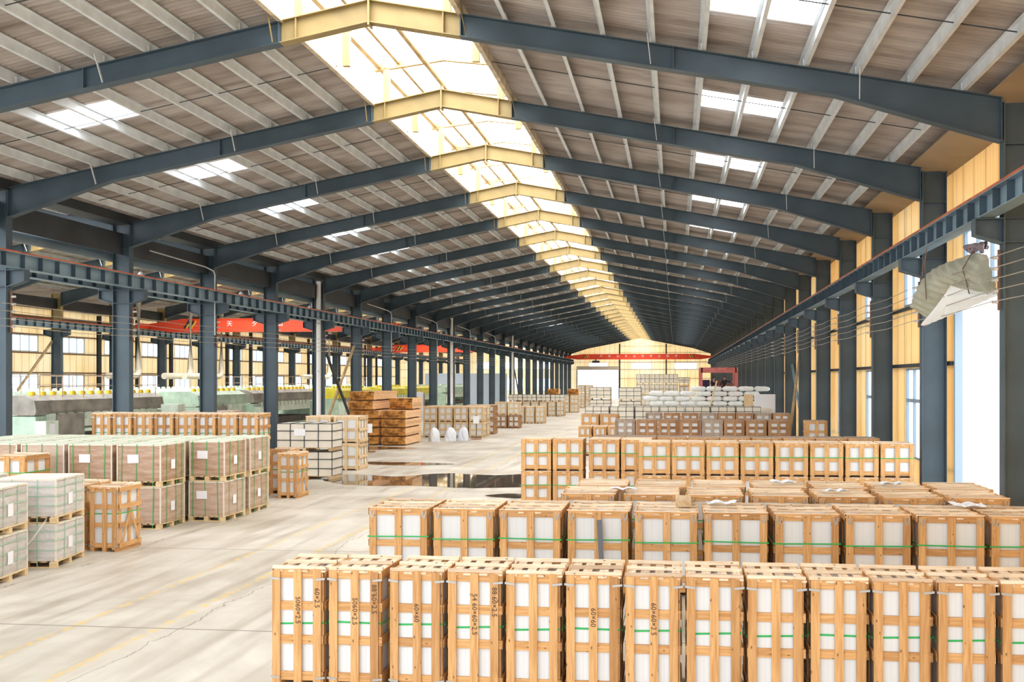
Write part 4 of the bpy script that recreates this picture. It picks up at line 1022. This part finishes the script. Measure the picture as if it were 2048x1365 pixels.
# scrap on the wide crates
tag(MB().box(-.12, .12, -.38, .38, 0, .09).build('wood_block', M['wood_pale']), 'short thick timber offcut lying on the wide crates', 'wood block').location = (.12, 15.72, 1.255)
st = MB(); st.bar((-1.03, 14.38, .0), (-1.12, 14.735, 1.12), .075, .012, (0, -1, 0)); tag(st.build('plastic_strip', plain('dark_grey_strip', (.10, .11, .13), .5)), 'dark grey strip leaning against a wide crate', 'strip')
def film_piece(x, y, z, s, label):
    ph = R.random()*9
    m = MB().grid(lambda u, v: ((u-.5)*s*(1+.2*math.sin(v*7+ph)), (v-.5)*s*.8, .03+.05*abs(math.sin(u*6+ph)*math.cos(v*5+ph))), 10, 10)
    tag(link('film_scrap', m.mesh('film_scrap', M['clear_bag']), None, (x, y, z)), label, 'film', 'film scraps on the wide crates')
for i, (x, y) in enumerate(((.7, 15.6), (2.7, 17.5), (2.0, 18.9), (4.4, 15.7), (3.9, 18.8), (-.9, 17.4))):
    film_piece(x, y, 1.252, .42, 'crumpled white film scrap lying on the wide crates, %s one' % ORD[i])

# ------------------------------------------------------------------ sack pile
def sack_mesh(ph):
    sg = lambda c, p: math.copysign(abs(c)**p, c)
    def f(u, v):
        a = (u-.5)*2*PI; b = (v-.5)*PI
        x = .485*sg(math.cos(b), .38)*sg(math.cos(a), .5); y = .30*sg(math.cos(b), .45)*sg(math.sin(a), .5); z = .152*sg(math.sin(b), .62)
        k = 1-.38*max(0, (abs(x)-.30)/.185)**2
        k -= .10*math.sin(x*9+ph)*math.cos(y*7+ph)
        return (x, y+.02*math.sin(x*5+ph), .152+z*k+.012*math.sin(x*13+ph*2)*(1 if z > 0 else 0))
    return MB().grid(f, 32, 14).mesh('sack', M['sack'])
SK = [sack_mesh(p) for p in (0, 2, 4)]
for l in range(9):
    for i in range(8):
        if l == 8 and i < 3: continue
        x = -1.55+i*.985+(.35 if l % 2 else 0)+jr(.008)
        if x > 5.4: continue
        one(SK[(i+l) % 3], 'sack', 'plump white sack, %s layer up, %s along the big sack pile' % (ORD[l], ORD[i]), 'sack', (x, 63.0+jr(.03)+.02*l, l*.306), jr(.03), 'white sacks of the big pile')
tag(MB().bar((1.7, 62.0, 0.0), (2.55, 62.6, 3.1), .09, .03, (0, 1, 0)).build('plank', M['wood_pale']), 'pale plank leaning against the sack pile', 'plank')
# white cabinet and panel
t = thing('white_cabinet', 'white enamel cabinet standing at the window-wall end of the sack pile', 'cabinet', (4.98, 57, 0))
MB().box(-.55, .55, -.4, .4, 0, 2.35).build('body', M['white_box'], t); MB().box(-.5, .5, -.42, -.4, .1, 2.25).build('door', M['white_box'], t); MB().box(-.2, .3, -.55, -.42, 1.45, 1.6).build('shelf', M['board'], t)
tag(MB().box(-.25, .25, -.03, .03, 0, 2.35).build('panel', M['wood_pale']), 'cream panel upright beside the white cabinet', 'panel').location = (4.05, 56.6, 0)
# red truck frame with two people
t = thing('truck_body', 'red steel truck frame behind the sack pile', 'truck', (3.5, 82, 0)); W2 = 1.42
m = MB()
for sx in (-1, 1):
    for y in (0, 3.6): m.box(sx*W2-.11, sx*W2+.11, y-.1, y+.1, 1.65, 4.15)
    m.box(sx*W2-.08, sx*W2+.08, .1, 3.5, 3.98, 4.14)
m.box(-W2, W2, -.1, .1, 3.72, 4.15); m.box(-W2, W2, 3.5, 3.7, 3.9, 4.15); m.build('frame', M['truck_red'], t)
MB().box(-W2, W2, -.1, 3.7, 1.5, 1.65).build('bed', M['truck_red'], t)
for sx in (-1, 1):
    for y in (.6, 3.0):
        MB().tube([(sx*(W2-.3), y, .5), (sx*(W2-.02), y, .5)], .5, 18).build('wheel', M['black'], t)
MB().box(-W2+.3, W2-.3, .1, 3.5, .55, 1.5).build('chassis', M['steel_dark'], t)
for i, (x, s_, h_, mt) in enumerate(((-.95, .62, 1.5, 'jacket'), (.2, .55, 1.45, 'brownbox'), (1.0, .6, 1.2, 'brownbox'))):
    b = MB().box(-s_/2, s_/2, -.3, .3, 0, h_).build('carton', M[mt]); b.location = (3.5+x, 84.6, 1.652); tag(b, '%s standing on the red truck bed, %s' % (('dark purple tall box', 'brown tall carton', 'dark red-brown carton')[i], ('outermost', 'middle', 'window-wall side')[i]), 'box', 'cartons on the truck')
def person(loc, rz, J, label, jm):
    root = thing('person', label, 'person', loc, rz)
    def skin(name, verts, edges, rad, mat, sub=2, parent=root):
        me = bpy.data.meshes.new(name); me.from_pydata(verts, edges, []); o = link(name, me, parent); me.materials.append(mat)
        bpy.context.view_layer.objects.active = o
        md = o.modifiers.new('skin', 'SKIN'); md.use_smooth_shade = True
        for v, r_ in zip(me.skin_vertices[0].data, rad): v.radius = (r_, r_) if not isinstance(r_, tuple) else r_
        me.skin_vertices[0].data[0].use_root = True
        s = o.modifiers.new('sub', 'SUBSURF'); s.levels = 1; s.render_levels = sub; return o
    hip, ch, nk, hd = Vector(J['hip']), Vector(J['chest']), Vector(J['neck']), Vector(J['head'])
    V = [hip, (hip+ch)/2, ch, nk, hd, hd+Vector((0, -.01, .1))]; E = [(0, 1), (1, 2), (2, 3), (3, 4), (4, 5)]; rr = [(.15, .11), (.14, .105), (.17, .115), .055, .095, .075]
    for s in (-1, 1):
        sh, el, ha = [Vector(q) for q in J['arm'][s]]; b = len(V); V += [sh, el, ha]; E += [(2, b), (b, b+1), (b+1, b+2)]; rr += [.06, .045, .032]
        d = (ha-el).normalized(); pl = ha+d*.09; V.append(pl); E.append((b+2, b+3)); rr.append((.038, .02))
        sd = d.cross(Vector((0, 0, 1))).normalized()
        for k in range(4):
            q = pl+sd*(k-1.5)*.021; V += [q+d*.04, q+d*(.075-.006*abs(k-1.5))+Vector((0, 0, -.015))]; n = len(V); E += [(b+3, n-2), (n-2, n-1)]; rr += [.009, .008]
        V += [ha+d*.03+sd*.045*s, ha+d*.07+sd*.06*s]; n = len(V); E += [(b+2, n-2), (n-2, n-1)]; rr += [.011, .009]
        hp, kn, an = [Vector(q) for q in J['leg'][s]]; b = len(V); V += [hp, kn, an, an+Vector((0, -.17, -.05))]; E += [(0, b), (b, b+1), (b+1, b+2), (b+2, b+3)]; rr += [.085, .06, .045, .04]
    skin('body', V, E, rr, M['skin'])
    V = [hip+Vector((0, 0, -.05)), (hip+ch)/2, ch, nk-Vector((0, 0, .04))]; E = [(0, 1), (1, 2), (2, 3)]; rr = [(.175, .135), (.165, .13), (.195, .14), .075]
    for s in (-1, 1):
        sh, el, ha = [Vector(q) for q in J['arm'][s]]; b = len(V); V += [sh, el, ha]; E += [(2, b), (b, b+1), (b+1, b+2)]; rr += [.08, .062, .05]
    skin('jacket', V, E, rr, jm)
    V = [hip]; E = []; rr = [(.165, .125)]
    for s in (-1, 1):
        hp, kn, an = [Vector(q) for q in J['leg'][s]]; b = len(V); V += [hp, kn, an]; E += [(0, b), (b, b+1), (b+1, b+2)]; rr += [.1, .078, .065]
    skin('trousers', V, E, rr, M['trouser'])
    h = MB().grid(lambda u, v: (hd.x+.118*math.cos(u*2*PI)*math.cos(v*1.75-.2), hd.y+.02+.125*math.sin(u*2*PI)*math.cos(v*1.75-.2), hd.z+.055+.13*math.sin(v*1.75-.2)), 16, 8)
    h.build('hair', M['hair'], root)
    f = MB(); c = hd+Vector((0, -.1, .03))
    for sx in (-1, 1): f.tube([c+Vector((sx*.035, -.005, .02)), c+Vector((sx*.035, -.012, .02))], .012, 6)
    f.tube([c+Vector((-.025, -.004, -.055)), c+Vector((.025, -.004, -.055))], .006, 5); f.build('face_feature', M['hair'], root)
    n2 = MB(); n2.tube([c+Vector((0, 0, .02)), c+Vector((0, -.028, -.018))], [.009, .015], 6)
    for sx in (-1, 1): n2.tube([hd+Vector((sx*.095, .0, .05)), hd+Vector((sx*.108, .01, .02)), hd+Vector((sx*.095, .0, -.01))], .014, 5)
    n2.build('nose_and_ear', M['skin'], root)
person((3.05, 83.4, 1.652), .5, {'hip': (0, .05, .92), 'chest': (0, -.12, 1.28), 'neck': (0, -.18, 1.48), 'head': (0, -.22, 1.60),
       'arm': {-1: ((-.21, -.1, 1.36), (-.3, -.25, 1.1), (-.22, -.48, 1.0)), 1: ((.21, -.1, 1.36), (.32, -.3, 1.15), (.24, -.52, 1.05))},
       'leg': {-1: ((-.1, .05, .88), (-.12, -.02, .48), (-.12, .05, .08)), 1: ((.1, .05, .88), (.13, -.05, .48), (.13, .03, .08))}}, 'person in a dark purple jacket bending over sacks on the truck, head lowered', M['jacket'])
person((4.0, 83.2, 1.652), -.4, {'hip': (0, .03, .95), 'chest': (.03, -.06, 1.33), 'neck': (.04, -.09, 1.54), 'head': (.04, -.12, 1.67),
       'arm': {-1: ((-.18, -.06, 1.42), (-.27, -.12, 1.12), (-.2, -.33, .98)), 1: ((.24, -.06, 1.42), (.5, -.16, 1.36), (.74, -.26, 1.34))},
       'leg': {-1: ((-.1, .03, .9), (-.13, -.02, .5), (-.13, .05, .08)), 1: ((.1, .03, .9), (.15, -.06, .5), (.16, .02, .08))}}, 'person in a black jacket reaching one arm sideways on the truck bed', M['jacket_b'])

# ------------------------------------------------------------------ machine hall
def polisher(x, y0, ln, label, hood, cap, rail=True):
    t = thing('polishing_machine', label, 'machine', (x, y0, 0), 0, 'polishing machines in the machine hall')
    b = MB(); b.box(-.9, .9, 0, ln, 0, .75); b.box(-1.0, 1.0, -.1, .5, .0, 1.9); b.box(-1.0, 1.0, ln-.5, ln+.1, 0, 1.9); b.build('bed', M['mint'], t)
    c = MB(); c.box(.55, 1.0, .5, ln-.5, 1.45, 1.95)
    for i in range(int((ln-1)/.55)): c.box(.95, 1.06, .65+i*.55, .95+i*.55, 1.75, 1.98)
    c.build('spray_guard', M['mint_pale'], t)
    MB().box(-.85, .92, .5, ln-.5, .76, 1.1).build('conveyor', M['gunk'], t)
    h = MB(); h.prism([(-.95, 1.95), (.98, 1.95), (1.02, 2.1), (.95, 2.45), (.6, 2.62), (-.9, 2.62)], (0, -.1, 0), (1, 0, 0), (0, 0, 1), (0, ln+.2, 0)); hd_ = h.build('hood', M[hood], t)
    k = MB()
    n = int(ln/.6)
    k.tube([(.45, 0, 2.62), (.45, 0, 2.72), (.45, 0, 2.76)], [.12, .12, .07], 8); km = k.mesh('motor_cap', M[cap])
    for i in range(n): link('motor_cap', km, hd_, (0, .5+i*.6, 0))
    cp = MB(); cp.box(1.05, 1.45, -.2, .5, .9, 1.75); cp = cp.build('control_box', M['mint_pale'], t); MB().box(1.45, 1.46, .0, .3, 1.3, 1.65).build('dial_panel', M['paper'], cp)
    MB().box(.7, 1.12, 1.0, 2.6, .5, 1.95).build('side_plate', M['hood'], t)
    if rail:
        r = MB()
        for xx in (.95,):
            for z in (2.95, 3.35): r.tube([(xx, .2, z), (xx, ln-.2, z)], .02, 6)
            for i in range(int(ln/1.3)+1): r.tube([(xx, .2+i*1.3, 2.5), (xx, .2+i*1.3, 3.35)], .02, 6)
        r.build('guard_rail', M['rail'], t)
MX = -22.4
polisher(MX-.6, 32.5, 8.5, 'long mint polishing machine with a stained grey hood behind the first colonnade bays', 'hood', 'yellow')
polisher(MX-.4, 44.0, 5.0, 'mint polishing machine with yellow motor caps behind the third colonnade bay', 'mint', 'yellow', False)
polisher(MX-.6, 50.5, 8.5, 'mint polishing machine with a grey cylinder hood further along', 'hood', 'yellow')
polisher(MX, 62.0, 7.0, 'polishing machine with a yellow-green hood beside the timber', 'lime', 'lime', False)
polisher(MX, 71.5, 7.0, 'second polishing machine with a yellow-green hood down the line', 'lime', 'lime', False)
polisher(MX, 81.0, 7.0, 'third polishing machine with a yellow-green hood down the line', 'lime', 'mint_pale', False)
polisher(MX, 92.0, 9.0, 'pale mint polishing machine deep in the machine hall', 'mint', 'mint_pale', False)
for i, y in enumerate((41., 52., 63., 74., 85.)): polisher(-30.5, y, 8.5, 'polishing machine in the second machine line, %s of that line' % ORD[i], ('mint', 'mint_pale')[i % 2], 'mint_pale', i % 2 == 0)
# cabinets and goods by the machines
def cabinet(x, y, w_, d, h, mt, label):
    t = thing('control_cabinet', label, 'cabinet', (x, y, 0)); MB().box(-w_/2, w_/2, -d/2, d/2, 0, h).build('body', M[mt], t)
    dr = MB().box(-w_/2+.03, w_/2-.03, -d/2-.015, -d/2, .1, h-.05).build('door', M[mt], t); MB().box(-.12, .12, -d/2-.03, -d/2-.015, h*.7, h*.82).build('window', M['gunk'], dr)
cabinet(-21.1, 40.2, .75, .6, 2.15, 'mint_pale', 'pale mint control cabinet behind the colonnade beside the carton stack')
cabinet(-19.9, 31.2, .9, .7, 1.25, 'mint_pale', 'low mint cabinet at the end of the grey-hooded machine')
cabinet(-20.2, 66.5, .8, .6, 2.2, 'white_box', 'white control cabinet between the yellow-hooded machines')
cabinet(-20.2, 77.0, .8, .6, 2.2, 'white_box', 'white control cabinet further between the yellow-hooded machines')
for i, (x, y) in enumerate(((-19.75, 39.6), (-18.75, 40.2))):
    t = thing('carton_stack', 'stack of brown flat cartons behind the colonnade, %s one' % ORD[i], 'cartons', (x, y, 0)); 
    MB().box(-.5, .5, -.45, .45, 0, .12).build('pallet', M['pallet'], t)
    for q in range(9): 
        MB().box(-.48+jr(.02), .48+jr(.02), -.43, .43, .122+q*.195, .122+q*.195+.19).build('carton', M['kraft'], t)
tag(link('sack', SK[1], None, (-20.35, 38.6, 1.105)), 'lone white sack on a pallet beside the brown cartons', 'sack').rotation_euler = (0, .0, .3)
tag(MB().box(-.5, .5, -.4, .4, 0, 1.1).build('plinth', M['mint_pale']), 'mint plinth under the lone white sack', 'plinth').location = (-20.35, 38.6, 0)
# dust ducts
def duct(x, y, zt_, dy, label):
    m = MB(); pts = [(x, y, zt_), (x, y, 3.9)]
    for k in range(1, 6):
        a = k*PI/10; pts.append((x, y+dy*.5*(1-math.cos(a)), 3.9-.5*math.sin(a)))
    pts.append((x, y+dy*3.4, 3.4)); m.tube(pts, .2, 12)
    tag(m.build('duct', M['duct']), label, 'duct', 'dust ducts')
for i, (x, y, d) in enumerate(((-33.5, 59.5, -1), (-31.6, 62.5, -1), (-30.8, 63.5, -1), (-33.5, 71.0, -1), (-31., 84.0, -1), (-30.2, 85.0, -1))):
    duct(x, y, 8.4, d, 'cream dust duct bending above the machines, %s from the front' % ORD[i])
tag(MB().box(-30, -20, -.05, .05, 0, 3.9).build('partition', M['bluepanel']), 'pale blue partition deep in the machine hall', 'partition').location = (0, 118, 0)
